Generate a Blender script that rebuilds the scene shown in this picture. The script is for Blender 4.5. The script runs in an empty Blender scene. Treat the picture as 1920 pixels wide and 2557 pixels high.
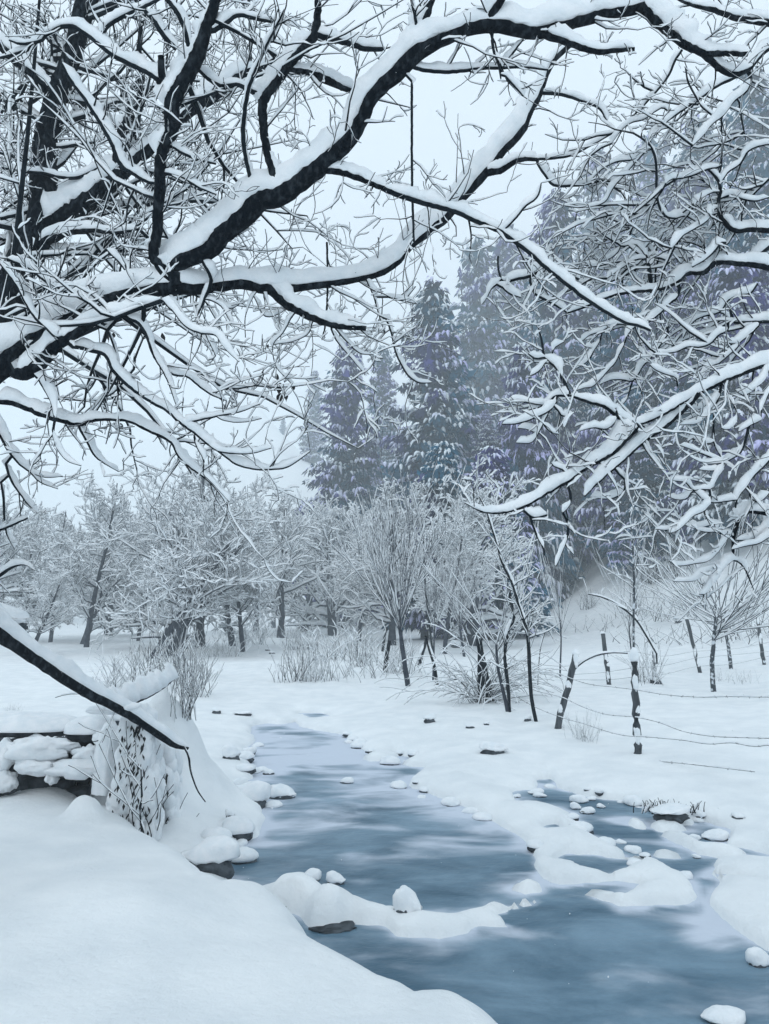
import bpy, math, random
import numpy as np
from mathutils import Vector

random.seed(7)
rng = np.random.default_rng(7)
S = bpy.context.scene
COL = S.collection

# ------------------------------------------------------------------ camera, sky, sun, exposure
CAMZ, F, PW, PH = 2.2, 1850.0, 1920.0, 2557.0
TH = math.radians(8.4)
cam = bpy.data.cameras.new('camera')
cam.sensor_fit = 'VERTICAL'; cam.sensor_height = 36.0; cam.lens = 36.0 * F / PH
cam.clip_start = 0.05; cam.clip_end = 4000
co = bpy.data.objects.new('camera', cam); COL.objects.link(co)
co.location = (0, 0, CAMZ); co.rotation_euler = (math.radians(90) + TH, 0, 0)
S.camera = co

SUN_EL, SUN_AZ = math.radians(42), math.radians(200)
w = bpy.data.worlds.new('World'); S.world = w; w.use_nodes = True
nt = w.node_tree; nt.nodes.clear()
o = nt.nodes.new('ShaderNodeOutputWorld'); bg = nt.nodes.new('ShaderNodeBackground')
sky = nt.nodes.new('ShaderNodeTexSky'); sky.sky_type = 'NISHITA'; sky.sun_disc = False
sky.sun_elevation = SUN_EL; sky.sun_rotation = SUN_AZ; sky.dust_density = 4; sky.air_density = 1.0
mx = nt.nodes.new('ShaderNodeMix'); mx.data_type = 'RGBA'; mx.inputs[0].default_value = 0.93
CLOUD = (6.6, 7.62, 8.42)          # the closed grey-blue cloud deck (times strength)
mx.inputs[7].default_value = (*CLOUD, 1)
nt.links.new(sky.outputs[0], mx.inputs[6]); nt.links.new(mx.outputs[2], bg.inputs[0])
bg.inputs[1].default_value = 0.137
nt.links.new(bg.outputs[0], o.inputs[0])

sl = bpy.data.lights.new('sun', 'SUN'); sl.energy = 0.5; sl.angle = math.radians(40); sl.color = (1.0, 0.97, 0.94)
so = bpy.data.objects.new('sun', sl); COL.objects.link(so)
so.rotation_euler = (math.radians(48), 0, math.radians(-20)); so.location = (0, 0, 60)

S.view_settings.view_transform = 'Standard'; S.view_settings.look = 'None'
S.view_settings.exposure = 0.0; S.view_settings.gamma = 1.0; S.view_settings.use_curve_mapping = False
S.render.engine = 'CYCLES'
S.cycles.use_denoising = True
try:
    S.cycles.denoiser = 'OPENIMAGEDENOISE'; S.cycles.denoising_prefilter = 'ACCURATE'
except Exception:
    pass
S.cycles.max_bounces = 6; S.cycles.diffuse_bounces = 3; S.cycles.glossy_bounces = 2
S.cycles.volume_bounces = 3; S.cycles.transmission_bounces = 2
S.cycles.volume_step_rate = 4; S.cycles.volume_max_steps = 64
S.render.use_persistent_data = False

# ------------------------------------------------------------------ camera maths
def ray(px, py):
    a = (px - PW / 2) / F; b = -(py - PH / 2) / F
    return Vector((a, math.cos(TH) - b * math.sin(TH), math.sin(TH) + b * math.cos(TH)))
def P(px, py, d):
    """the point at world distance d (along +Y) on the line of sight of that pixel"""
    r = ray(px, py); k = d / r.y
    return Vector((r.x * k, d, CAMZ + r.z * k))
def onz(px, py, z):
    r = ray(px, py); k = (z - CAMZ) / r.z
    return (r.x * k, r.y * k)

TILES = {'1': (0, 0, .578), '2': (960, 0, .578), '3': (0, 640, .578), '4': (960, 640, .578), '5': (0, 1280, .578),
         '6': (960, 1280, .578), '7': (0, 1917, .578), '8': (960, 1917, .578), 'a': (0, 0, .3853), 'b': (1440, 0, .289),
         'c': (1440, 360, .289), 'd': (1440, 720, .289), 'e': (1440, 1080, .289), 'f': (1440, 1400, .289),
         'g': (0, 1500, .289), 'h': (0, 1760, .289), 'i': (480, 1450, .289), 'j': (960, 1500, .289), 'D': (0, 0, 1.156),
         'k': (480, 2000, .4335), 'n': (0, 0, 1.0)}
def px(t, x, y):
    ox, oy, s = TILES[t]
    return ox + x * s, oy + y * s
def poly(t, s, z=0.0):
    out = []
    for q in s.split(';'):
        x, y = map(float, q.split(',')[:2])
        out.append(onz(*px(t, x, y), z))
    return out

# ------------------------------------------------------------------ value noise
_lat = rng.random((256, 256))
def vnoise(x, y):
    x = np.asarray(x, float); y = np.asarray(y, float)
    xi = np.floor(x).astype(int); yi = np.floor(y).astype(int)
    fx = x - xi; fy = y - yi
    fx = fx * fx * (3 - 2 * fx); fy = fy * fy * (3 - 2 * fy)
    a = _lat[xi & 255, yi & 255]; b = _lat[(xi + 1) & 255, yi & 255]
    c = _lat[xi & 255, (yi + 1) & 255]; d = _lat[(xi + 1) & 255, (yi + 1) & 255]
    return (a * (1 - fx) + b * fx) * (1 - fy) + (c * (1 - fx) + d * fx) * fy - 0.5
def fbm(x, y, n=3):
    s = 0; a = 1
    for i in range(n):
        s = s + a * vnoise(x * 2 ** i + 17.3 * i, y * 2 ** i + 5.1 * i); a *= .5
    return s
def sstep(a, b, x):
    t = np.clip((x - a) / (b - a), 0, 1); return t * t * (3 - 2 * t)

# ------------------------------------------------------------------ shore lines (all on the water plane)
left_shore = poly('D', "655,1543;560,1569;532,1588;546,1606;518,1625;546,1652;549,1680;505,1700;512,1722;560,1735;578,1770;560,1810;500,1832;505,1862;450,1884;500,1905;540,1960")
near_out = [(-3.0, 3.2), (-3.0, -3.0), (14, -3.0), (16, 6.0)]
right_bank = poly('8', "2300,470;1900,440;1661,385;1560,345;1500,330;1490,290;1520,268;1400,240;1330,225;1180,205;1100,165;1040,150;950,138;860,122;780,95;740,55;705,35;690,50;630,45")
bar = poly('8', "650,95;530,97;560,130;600,165;700,175;780,200;830,240;850,275;900,300;980,345;1080,385;1160,400;1240,440;1330,480;1350,560;1300,590;1100,605;1020,600;930,575;810,545;880,538;1020,562;1060,525;1100,512;1000,497;930,500;760,508;690,480;650,420;630,360;560,290;480,240;400,195;300,160;180,125;100,85;140,50;175,5")
right_up = poly('D', "915,1660;870,1652;884,1640;850,1626;795,1636;765,1610;735,1588;680,1578;640,1562")
WATER = left_shore + near_out + right_bank + bar + right_up
ISLES = [poly('7', "1110,540;1160,530;1220,500;1340,520;1420,560;1500,600;1600,635;1700,640;1700,680;1600,675;1520,655;1440,690;1360,690;1300,640;1220,612;1150,610"),
         poly('8', "1430,415;1500,405;1661,408;1850,410;1900,800;1661,790;1560,730;1470,650;1410,590;1420,540;1440,490;1400,460"),
         poly('8', "1200,290;1290,300;1380,345;1480,360;1570,388;1480,396;1350,372;1250,322"),
         poly('8', "-60,640;100,635;200,640;300,645;400,620;450,600;540,600;600,580;660,575;665,595;560,618;470,640;550,690;460,690;390,685;370,720;240,762;180,740;60,725;40,690;0,670;-40,660"),
         poly('8', "1035,240;1080,228;1140,250;1130,270;1080,262"),
         poly('8', "1140,255;1220,245;1300,268;1260,276;1180,272"),
         poly('8', "1180,228;1250,224;1350,238;1350,252;1260,244"),
         poly('8', "1140,372;1220,372;1280,392;1240,400;1180,395"),
         poly('8', "550,525;620,505;680,520;690,540;610,545"),
         poly('8', "1380,470;1440,445;1500,470;1470,480"),
         poly('D', "780,1640;825,1625;855,1632;850,1642;800,1646"),
         poly('D', "505,1540;560,1548;640,1548;655,1556;600,1566;540,1562"),
         poly('D', "520,1700;560,1696;576,1722;540,1738;510,1732")]
POOLS = [poly('8', "790,370;900,375;1080,413;1000,450;960,462;870,450;820,420;740,412;770,385"),
         poly('8', "690,255;740,250;760,275;720,285"),
         poly('D', "645,1541;690,1541;720,1555;680,1560;655,1552"),
         poly('8', "1440,462;1520,478;1600,500;1560,505;1470,475")]
CREST = poly('7', "-900,60;-400,120;0,120;100,97;180,110;250,158;300,168;380,150;460,228;520,255;580,290;630,320;700,370;780,410;870,450;930,488;1000,470;1060,475;1110,520;1150,565;1165,622;1250,680;1330,725;1430,780;1560,850;1661,882", .55) + \
    poly('8', "60,920;120,940;180,930;240,930;300,965;370,1030;420,1080;470,1180;500,1400", .55) + [(.9, -2), (-12, -12), (-30, 4)]

def sdf(poly_, X, Y):
    """distance to the outline, positive inside"""
    A = np.array(poly_); B = np.roll(A, -1, 0)
    best = np.full(X.shape, 1e9); ins = np.zeros(X.shape, bool)
    for (ax, ay), (bx, by) in zip(A, B):
        dx, dy = bx - ax, by - ay
        t = np.clip(((X - ax) * dx + (Y - ay) * dy) / (dx * dx + dy * dy + 1e-12), 0, 1)
        best = np.minimum(best, (X - ax - t * dx) ** 2 + (Y - ay - t * dy) ** 2)
        if ay != by:
            ins ^= ((ay > Y) != (by > Y)) & (X < (bx - ax) * (Y - ay) / (by - ay) + ax)
    d = np.sqrt(best)
    return np.where(ins, d, -d)

def shore(X, Y):
    """metres to the water's edge, positive on land; and the distance to the outer banks"""
    d = np.full(X.shape, 50.0)
    near = (X * X + Y * Y) < 60 ** 2
    x, y = X[near], Y[near]
    w_ = sdf(WATER, x, y)
    land = -w_
    main = land.copy()
    for p in ISLES: land = np.maximum(land, sdf(p, x, y))
    for p in POOLS: land = np.minimum(land, -sdf(p, x, y))
    rn = np.hypot(x, y)
    wv = (.030 + .007 * rn) * (fbm(x * 2.1 + 5, y * 1.3, 4) * 1.6) - .03
    land = land + wv; main = main + wv
    d[near] = land
    m = np.full(X.shape, 50.0); m[near] = main
    return d, m

HA, HN = np.array((23.8, 34.5)), np.array((.972, .234))
MOUNDS = [(-2.2, 3.4, .55, .5, .06), (-.9, 2.6, .5, .45, .05), (-2.6, 2.3, .9, .5, .05), (-.3, 2.5, .35, .3, .04), (-1.6, 4.6, .6, .5, .07),
          (-3.4, 5.2, .7, .6, .08), (-.9, 1.9, .5, .4, .05), (.35, 2.9, .25, .3, .04), (-4.4, 3.2, 1.0, .9, .1)]
DRIFT = [(-2.60, 6.75, .16, .14, .15, 4.0), (*onz(*px('7', 1265, 592), 0), .20, .17, .155, 3.0), (*onz(*px('7', 1425, 672), 0), .23, .16, .150, 3.0), (*onz(*px('7', 1340, 620), 0), .2, .15, .07, 2.5), (*onz(*px('7', 1560, 662), 0), .2, .12, .04, 2.5),
         (-2.45, 8.9, .44, .55, .74, 1.9), (-2.80, 8.7, .50, .6, .50, 1.9), (-3.25, 8.5, .5, .6, .30, 2.0), (-2.05, 9.1, .33, .5, .15, 2.0), (-2.4, 8.2, .5, .5, .12, 2.0)]
def height(X, Y):
    X = np.asarray(X, float); Y = np.asarray(Y, float)
    d, m = shore(X, Y)
    R = np.hypot(X, Y)
    wob = .035 * fbm(X * 3.1, Y * 3.1)
    land = .045 + .10 * (1 - np.exp(-np.maximum(d, 0) / .22)) + .06 * (1 - np.exp(-np.maximum(d, 0) / 1.0)) \
        + wob * sstep(0, .25, d)
    mb = np.maximum(m, 0)
    land = land + .27 * sstep(.2, 7, mb) + .16 * fbm(X * .45, Y * .45) * sstep(.5, 5, mb) + .25 * fbm(X * .11 + 3, Y * .11) * sstep(6, 25, mb)
    h = np.where(d > 0, land, np.maximum(-.45, .045 + d * 2.2))
    # far upstream the valley floor lifts a little
    h = h + .006 * np.maximum(R - 30, 0) * sstep(20, 60, R)
    # the wooded hillside on the right
    s = (X - HA[0]) * HN[0] + (Y - HA[1]) * HN[1]
    hill = .76 * (np.sqrt((s - 1) ** 2 + 36) + (s - 1)) / 2
    hill = np.where(hill > 60, 60 + (hill - 60) * .2, hill)
    h = h + np.maximum(hill - .35, 0) * (1 + .25 * fbm(X * .05, Y * .05)) + sstep(0, 12, s) * fbm(X * .25, Y * .25) * 1.2
    s3 = (Y - 125) * .75 + (X + 25) * .66
    h = h + .55 * np.maximum(s3, 0) * sstep(0, 40, s3) * (1 - sstep(-10, 40, s))
    # low rise far to the left
    s2 = (-X - 40) * .8 + (Y - 90) * .5
    h = h + .12 * np.maximum(s2, 0) * sstep(0, 60, s2)
    # near bank on which the photographer stands
    near = R < 40
    c = np.full(X.shape, -30.0); c[near] = sdf(CREST, X[near], Y[near])
    c = c + .03 * fbm(X * 2.2 + 9, Y * 2.2)
    bank = .505 + .06 * (1 - np.exp(-np.maximum(c, 0) / .8)) + .03 * np.maximum(c, 0) + .035 * fbm(X * .9, Y * .9)
    for mx_, my_, sx_, sy_, a_ in MOUNDS:
        bank = bank + 1.5 * a_ * np.exp(-((X - mx_) / sx_) ** 2 - ((Y - my_) / sy_) ** 2)
    k = np.clip((c + .42) / .42, 0, 1); k = np.sqrt(np.clip(1 - (1 - k) ** 2, 0, 1))
    bank = np.minimum(bank, 1.1)
    out = h * (1 - k) + np.maximum(bank, h) * k
    # the drift heaped over a buried shrub behind the log
    for x0, y0, sx_, sy_, a_, p_ in DRIFT:
        q = np.sqrt(((X - x0) / sx_) ** 2 + ((Y - y0) / sy_) ** 2 + .01)
        out = out + np.exp(-q ** p_) * (a_ * (1 + .3 * fbm(X * 3 + 4, Y * 3)) + min(.04, a_ * .2) * fbm(X * 5, Y * 5))
    return out

def gz(x, y):
    return float(height(np.array([x]), np.array([y]))[0])
def pick(px_, py_, tmin=2.0):
    """where the line of sight of that pixel meets the ground"""
    r = ray(px_, py_)
    t = np.exp(np.linspace(math.log(tmin), math.log(260), 700))
    X, Y, Z = r.x * t, r.y * t, CAMZ + r.z * t
    k = np.nonzero(Z < height(X, Y))[0]
    i = k[0] if len(k) else 699
    return Vector((X[i], Y[i], float(height(X[i:i + 1], Y[i:i + 1])[0])))
def placed(px_, d):
    """the ground point at distance d in that pixel column"""
    py = 1600.0
    for _ in range(8):
        r = ray(px_, py); x = r.x / r.y * d; z = gz(x, d)
        el = (z - CAMZ) / d
        b = (el * math.cos(TH) - math.sin(TH)) / (math.cos(TH) + el * math.sin(TH)); py = PH / 2 - b * F
    return Vector((x, d, z)), py

# ------------------------------------------------------------------ materials
def material(name, col, rough=.8, col2=None, scale=5., bump=0., bscale=30., bdist=.01, detail=4., spec=.3, lo=.35, hi=.65, coord='Object', stretch=None):
    m = bpy.data.materials.new(name); m.use_nodes = True
    n = m.node_tree.nodes; L = m.node_tree.links; b = n['Principled BSDF']
    b.inputs['Roughness'].default_value = rough; b.inputs['Specular IOR Level'].default_value = spec
    b.inputs['Base Color'].default_value = (*col, 1)
    tc = n.new('ShaderNodeTexCoord'); out = tc.outputs[coord]
    if stretch:
        mp = n.new('ShaderNodeMapping'); mp.inputs['Scale'].default_value = stretch
        L.new(out, mp.inputs[0]); out = mp.outputs[0]
    if col2:
        t = n.new('ShaderNodeTexNoise'); t.inputs['Scale'].default_value = scale; t.inputs['Detail'].default_value = detail
        L.new(out, t.inputs['Vector'])
        r = n.new('ShaderNodeValToRGB'); r.color_ramp.elements[0].position = lo; r.color_ramp.elements[1].position = hi
        r.color_ramp.elements[0].color = (*col, 1); r.color_ramp.elements[1].color = (*col2, 1)
        L.new(t.outputs['Fac'], r.inputs[0]); L.new(r.outputs[0], b.inputs['Base Color'])
    if bump:
        t = n.new('ShaderNodeTexNoise'); t.inputs['Scale'].default_value = bscale; t.inputs['Detail'].default_value = 5
        L.new(out, t.inputs['Vector'])
        u = n.new('ShaderNodeBump'); t.inputs['Detail'].default_value = 9; t.inputs['Roughness'].default_value = .62; u.inputs['Strength'].default_value = bump; u.inputs['Distance'].default_value = bdist
        L.new(t.outputs['Fac'], u.inputs['Height']); L.new(u.outputs[0], b.inputs['Normal'])
    return m

M_ground = material('ground_snow', (.77, .80, .82), .75, (.86, .88, .89), 2.2, .55, 16, .03, detail=9, spec=.15)
M_snow = material('branch_snow', (.78, .82, .85), .8, (.89, .90, .915), 9, .8, 45, .010, spec=.2)
M_bark = material('wet_bark', (.004, .008, .013), .9, (.050, .062, .074), 30, 1.0, 60, .02, spec=.08, lo=.48, hi=.82, stretch=(1, 1, .5))
M_twig = material('twig_bark', (.005, .010, .015), .9, (.016, .023, .030), 14, spec=.08)
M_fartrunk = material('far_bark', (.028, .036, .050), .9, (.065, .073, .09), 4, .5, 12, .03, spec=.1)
M_birch = material('patched_bark', (.045, .055, .065), .9, (.62, .66, .70), 9, .4, 30, .01, lo=.52, hi=.60)
M_rock = material('dark_rock', (.018, .024, .030), .8, (.09, .105, .12), 7, .8, 25, .02)
M_post = material('weathered_wood', (.030, .038, .045), .85, (.09, .10, .11), 12, .7, 45, .008, stretch=(1, 1, .2))
M_wire = material('rusty_wire', (.05, .055, .06), .6, (.16, .17, .18), 30)
M_leaf = material('dry_leaf', (.010, .012, .014), .8, (.03, .03, .032), 20)
M_stem = material('dry_stem', (.06, .07, .08), .9, (.15, .165, .18), 8)

def foliage_mat():
    m = bpy.data.materials.new('needles'); m.use_nodes = True
    n = m.node_tree.nodes; L = m.node_tree.links; b = n['Principled BSDF']
    b.inputs['Roughness'].default_value = .9; b.inputs['Specular IOR Level'].default_value = .03
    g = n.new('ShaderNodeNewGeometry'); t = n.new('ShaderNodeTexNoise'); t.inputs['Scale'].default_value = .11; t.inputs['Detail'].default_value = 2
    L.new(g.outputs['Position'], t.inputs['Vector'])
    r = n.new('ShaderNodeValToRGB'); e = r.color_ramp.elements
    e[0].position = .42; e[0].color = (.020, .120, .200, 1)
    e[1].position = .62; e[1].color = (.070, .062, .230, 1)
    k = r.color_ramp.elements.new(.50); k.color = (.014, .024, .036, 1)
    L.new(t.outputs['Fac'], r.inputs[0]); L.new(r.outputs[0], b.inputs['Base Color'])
    return m
def consnow_mat():
    m = bpy.data.materials.new('conifer_snow'); m.use_nodes = True
    n = m.node_tree.nodes; L = m.node_tree.links; b = n['Principled BSDF']
    b.inputs['Roughness'].default_value = .8; b.inputs['Specular IOR Level'].default_value = .15
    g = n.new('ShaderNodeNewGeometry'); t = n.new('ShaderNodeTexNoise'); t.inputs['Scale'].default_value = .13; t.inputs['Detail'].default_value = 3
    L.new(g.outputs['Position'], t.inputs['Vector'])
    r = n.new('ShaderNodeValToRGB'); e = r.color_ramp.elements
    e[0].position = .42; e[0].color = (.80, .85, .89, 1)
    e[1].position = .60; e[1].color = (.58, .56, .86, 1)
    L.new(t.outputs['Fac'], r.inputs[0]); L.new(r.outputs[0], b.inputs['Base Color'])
    return m
M_needle, M_csnow = foliage_mat(), consnow_mat()

def water_mat():
    m = bpy.data.materials.new('stream_water'); m.use_nodes = True
    n = m.node_tree.nodes; L = m.node_tree.links; b = n['Principled BSDF']
    tc = n.new('ShaderNodeTexCoord'); mp = n.new('ShaderNodeMapping'); mp.inputs['Scale'].default_value = (.55, 1.0, 1)
    mp.inputs['Rotation'].default_value = (0, 0, math.radians(-12))
    L.new(tc.outputs['Object'], mp.inputs[0])
    t = n.new('ShaderNodeTexNoise'); t.inputs['Scale'].default_value = 1.5; t.inputs['Detail'].default_value = 8; t.inputs['Roughness'].default_value = .6; t.inputs['Distortion'].default_value = .6
    L.new(mp.outputs[0], t.inputs['Vector'])
    r = n.new('ShaderNodeValToRGB'); e = r.color_ramp.elements
    e[0].position = .34; e[0].color = (.050, .115, .170, 1)
    e[1].position = .68; e[1].color = (.215, .325, .415, 1)
    L.new(t.outputs['Fac'], r.inputs[0])
    a = n.new('ShaderNodeAttribute'); a.attribute_name = 'slush'
    t2 = n.new('ShaderNodeTexNoise'); t2.inputs['Scale'].default_value = 1.7; t2.inputs['Detail'].default_value = 8; t2.inputs['Distortion'].default_value = .4
    L.new(mp.outputs[0], t2.inputs['Vector'])
    ad = n.new('ShaderNodeMath'); ad.operation = 'MULTIPLY_ADD'; ad.inputs[1].default_value = 2.6; ad.inputs[2].default_value = -1.42
    L.new(t2.outputs['Fac'], ad.inputs[0])
    s = n.new('ShaderNodeMath'); s.operation = 'ADD'; s.use_clamp = True
    L.new(a.outputs['Fac'], s.inputs[0]); L.new(ad.outputs[0], s.inputs[1])
    mul = n.new('ShaderNodeMath'); mul.operation = 'MULTIPLY'; mul.use_clamp = True
    sm = n.new('ShaderNodeMapRange'); sm.interpolation_type = 'SMOOTHSTEP'; sm.inputs[1].default_value = .0; sm.inputs[2].default_value = .75
    L.new(s.outputs[0], sm.inputs[0]); L.new(sm.outputs[0], mul.inputs[0]); mul.inputs[1].default_value = 1.0
    mixc = n.new('ShaderNodeMix'); mixc.data_type = 'RGBA'
    L.new(mul.outputs[0], mixc.inputs[0]); L.new(r.outputs[0], mixc.inputs[6]); mixc.inputs[7].default_value = (.60, .65, .735, 1)
    L.new(mixc.outputs[2], b.inputs['Base Color'])
    mr = n.new('ShaderNodeMapRange'); mr.inputs[3].default_value = .34; mr.inputs[4].default_value = .8
    L.new(mul.outputs[0], mr.inputs[0]); L.new(mr.outputs[0], b.inputs['Roughness'])
    b.inputs['IOR'].default_value = 1.33; b.inputs['Specular IOR Level'].default_value = .42
    t3 = n.new('ShaderNodeTexNoise'); t3.inputs['Scale'].default_value = 3.5; t3.inputs['Detail'].default_value = 4
    L.new(mp.outputs[0], t3.inputs['Vector'])
    u = n.new('ShaderNodeBump'); u.inputs['Strength'].default_value = .6; u.inputs['Distance'].default_value = .04; t3.inputs['Roughness'].default_value = .6
    L.new(t3.outputs['Fac'], u.inputs['Height']); L.new(u.outputs[0], b.inputs['Normal'])
    return m
M_water = water_mat()

# ------------------------------------------------------------------ object helpers
def mesh(name, V, Fq, mat, smooth=True):
    """Fq: list of index arrays, each of shape (n, 3) or (n, 4)"""
    if not isinstance(Fq, list): Fq = [Fq]
    Fq = [np.asarray(f, np.int32) for f in Fq if len(f)]
    me = bpy.data.meshes.new(name)
    V = np.asarray(V, np.float32)
    me.vertices.add(len(V)); me.vertices.foreach_set('co', V.ravel())
    idx = np.concatenate([f.ravel() for f in Fq]); n = np.concatenate([np.full(len(f), f.shape[1]) for f in Fq])
    me.loops.add(len(idx)); me.loops.foreach_set('vertex_index', idx)
    me.polygons.add(len(n)); st = np.concatenate(([0], np.cumsum(n)[:-1])).astype(np.int32)
    me.polygons.foreach_set('loop_start', st)
    me.update(calc_edges=True)
    if smooth: me.shade_smooth()
    me.materials.append(mat)
    return me
def obj(name, me, parent=None, loc=None):
    ob = bpy.data.objects.new(name, me); COL.objects.link(ob)
    if parent is not None: ob.parent = parent
    if loc is not None: ob.location = loc
    return ob
def tag(ob, label=None, cat=None, group=None, kind=None):
    if label: ob['label'] = label
    if cat: ob['category'] = cat
    if group: ob['group'] = group
    if kind: ob['kind'] = kind
    return ob
def empty(name, loc=(0, 0, 0), rz=0):
    ob = bpy.data.objects.new(name, None); COL.objects.link(ob); ob.location = loc; ob.rotation_euler = (0, 0, rz)
    ob.empty_display_size = .2
    return ob
def dup(root, loc, rz=0, scale=(1, 1, 1)):
    r = root.copy(); COL.objects.link(r); r.location = loc; r.rotation_euler = (0, 0, rz); r.scale = scale
    for ch in list(root.children):
        c = ch.copy(); COL.objects.link(c); c.parent = r
        for g in ch.children:
            q = g.copy(); COL.objects.link(q); q.parent = c
    return r

# ------------------------------------------------------------------ tubes (bark) and the snow lying on them
def frames(Pn):
    T = np.gradient(Pn, axis=1)
    T /= np.linalg.norm(T, axis=2, keepdims=True) + 1e-9
    Z = np.zeros_like(T); Z[..., 2] = 1
    Sd = np.cross(T, Z); Sd[..., 0] += 1e-3
    Sd /= np.linalg.norm(Sd, axis=2, keepdims=True) + 1e-9
    U = np.cross(Sd, T)
    return T, Sd, U
def ring_faces(N, K, n):
    i = np.arange(n); j = (i + 1) % n
    k = np.arange(K - 1)[:, None] * n
    a = np.stack([k + i, k + j, k + n + j, k + n + i], -1).reshape(-1, 4)
    base = (np.arange(N) * K * n)[:, None, None]
    return (a[None] + base).reshape(-1, 4)
def tubes(Pn, R, n=6, rough=0.):
    """Pn (N,K,3), R (N,K)"""
    N, K, _ = Pn.shape
    T, Sd, U = frames(Pn)
    ang = np.arange(n) * 2 * np.pi / n
    R2 = R[..., None] * np.ones(n)
    if rough: R2 = R2 * (1 + rough * (rng.random(R2.shape) - .5))
    V = Pn[:, :, None, :] + R2[..., None] * (np.cos(ang)[:, None] * Sd[:, :, None, :] + np.sin(ang)[:, None] * U[:, :, None, :])
    return V.reshape(-1, 3), ring_faces(N, K, n)
def snowtubes(Pn, R, n=7, h0=.016, kr=1.7, wig=.25, steep=(.12, .42), wk=.42, lowk=.1, ragged=0., gaps=0.):
    """snow riding on the upper side of each tube; nothing where the branch stands upright"""
    N, K, _ = Pn.shape
    T, Sd, U = frames(Pn)
    c = np.sqrt(np.clip(1 - T[..., 2] ** 2, 0, 1))
    c = sstep(steep[0], steep[1], c)
    hs = (h0 + kr * R) * c
    t = np.linspace(0, 1, K)
    wob = np.interp(np.tile(t, (N, 1)).ravel() * 1.0, t, np.ones(K)).reshape(N, K)
    nz = rng.random((N, K)); nz = (nz + np.roll(nz, 1, 1) + np.roll(nz, -1, 1)) / 3
    hs = hs * (1 + wig * (nz - .5) * 3.0)
    lowf = np.stack([np.interp(np.linspace(0, 1, K), np.linspace(0, 1, max(3, K // 4)), rng.random(max(3, K // 4))) for _ in range(N)]) if N < 50 else rng.random((N, K))
    hs = hs * (.72 + .56 * lowf)
    if gaps: hs = hs * np.where(rng.random((N, 1)) < gaps * .5, .12, 1)
    end = np.minimum(1, np.minimum(t / .05 + .25, (1 - t) / .06 + .12))
    hs = hs * end
    ws = np.maximum(wk * hs, np.minimum(R * .96, R * .3 + hs * 1.2)) * np.minimum(1, c * 3 + .05)
    hs_up = hs
    ang = np.arange(n) * 2 * np.pi / n + np.pi / 2
    ca, sa = np.cos(ang), np.sin(ang)
    rise = np.where(sa[None, None] > 0, sa * (hs_up + R * .55)[..., None], sa * (R * lowk * c + hs * .04)[..., None])
    rise = rise * (1 + .10 * (rng.random((N, K, n)) - .5))
    rise = rise + np.where(sa[None, None] < .3, 1, 0) * (rng.random((N, K, n)) - .5) * (R * ragged * c)[..., None]
    off = (R * .45 * c)[..., None]
    small = (c < .02)[..., None]
    rise = np.where(small, 0, rise)
    V = Pn[:, :, None, :] + (ws[..., None] * ca)[..., None] * Sd[:, :, None, :] + (rise + off)[..., None] * U[:, :, None, :]
    return V.reshape(-1, 3), ring_faces(N, K, n)
def catmull(pts, K):
    pts = np.asarray(pts, float)
    d = np.concatenate(([0], np.cumsum(np.linalg.norm(np.diff(pts[:, :3], axis=0), axis=1) + 1e-6)))
    q = np.linspace(0, d[-1], K)
    tang = np.gradient(pts, d, axis=0) if len(pts) > 2 else np.repeat(((pts[1] - pts[0]) / d[-1])[None], 2, 0)
    i = np.clip(np.searchsorted(d, q, 'right') - 1, 0, len(pts) - 2)
    h = (d[i + 1] - d[i])[:, None]; t = ((q - d[i])[:, None]) / h
    a, b = pts[i], pts[i + 1]; ta, tb = tang[i] * h, tang[i + 1] * h
    return (2 * t ** 3 - 3 * t ** 2 + 1) * a + (t ** 3 - 2 * t ** 2 + t) * ta + (-2 * t ** 3 + 3 * t ** 2) * b + (t ** 3 - t ** 2) * tb

# ------------------------------------------------------------------ ground and water
az = np.concatenate((np.radians(np.linspace(-44, 44, 440)), np.radians(np.linspace(46, 314, 90))))
rr = np.exp(np.linspace(math.log(.4), math.log(400), 560))
AA, RR = np.meshgrid(az, rr, indexing='ij')
GX, GY = np.sin(AA) * RR, np.cos(AA) * RR
GZ = height(GX, GY)
nA, nR = GX.shape
V = np.stack([GX, GY, GZ], -1).reshape(-1, 3)
V = np.concatenate((V, [[0, 0, gz(0, 0)]]))
i = np.arange(nA)[:, None]; j = np.arange(nR - 1)[None]
i2 = (i + 1) % nA
Fg = np.stack([i * nR + j, i * nR + j + 1, i2 * nR + j + 1, i2 * nR + j], -1).reshape(-1, 4)
cap = np.stack([np.full(nA, nA * nR), np.arange(nA) * nR, ((np.arange(nA) + 1) % nA) * nR], -1)
g = obj('snowy_ground', mesh('snowy_ground', V, [Fg, cap], M_ground)); tag(g, kind='structure')

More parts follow.
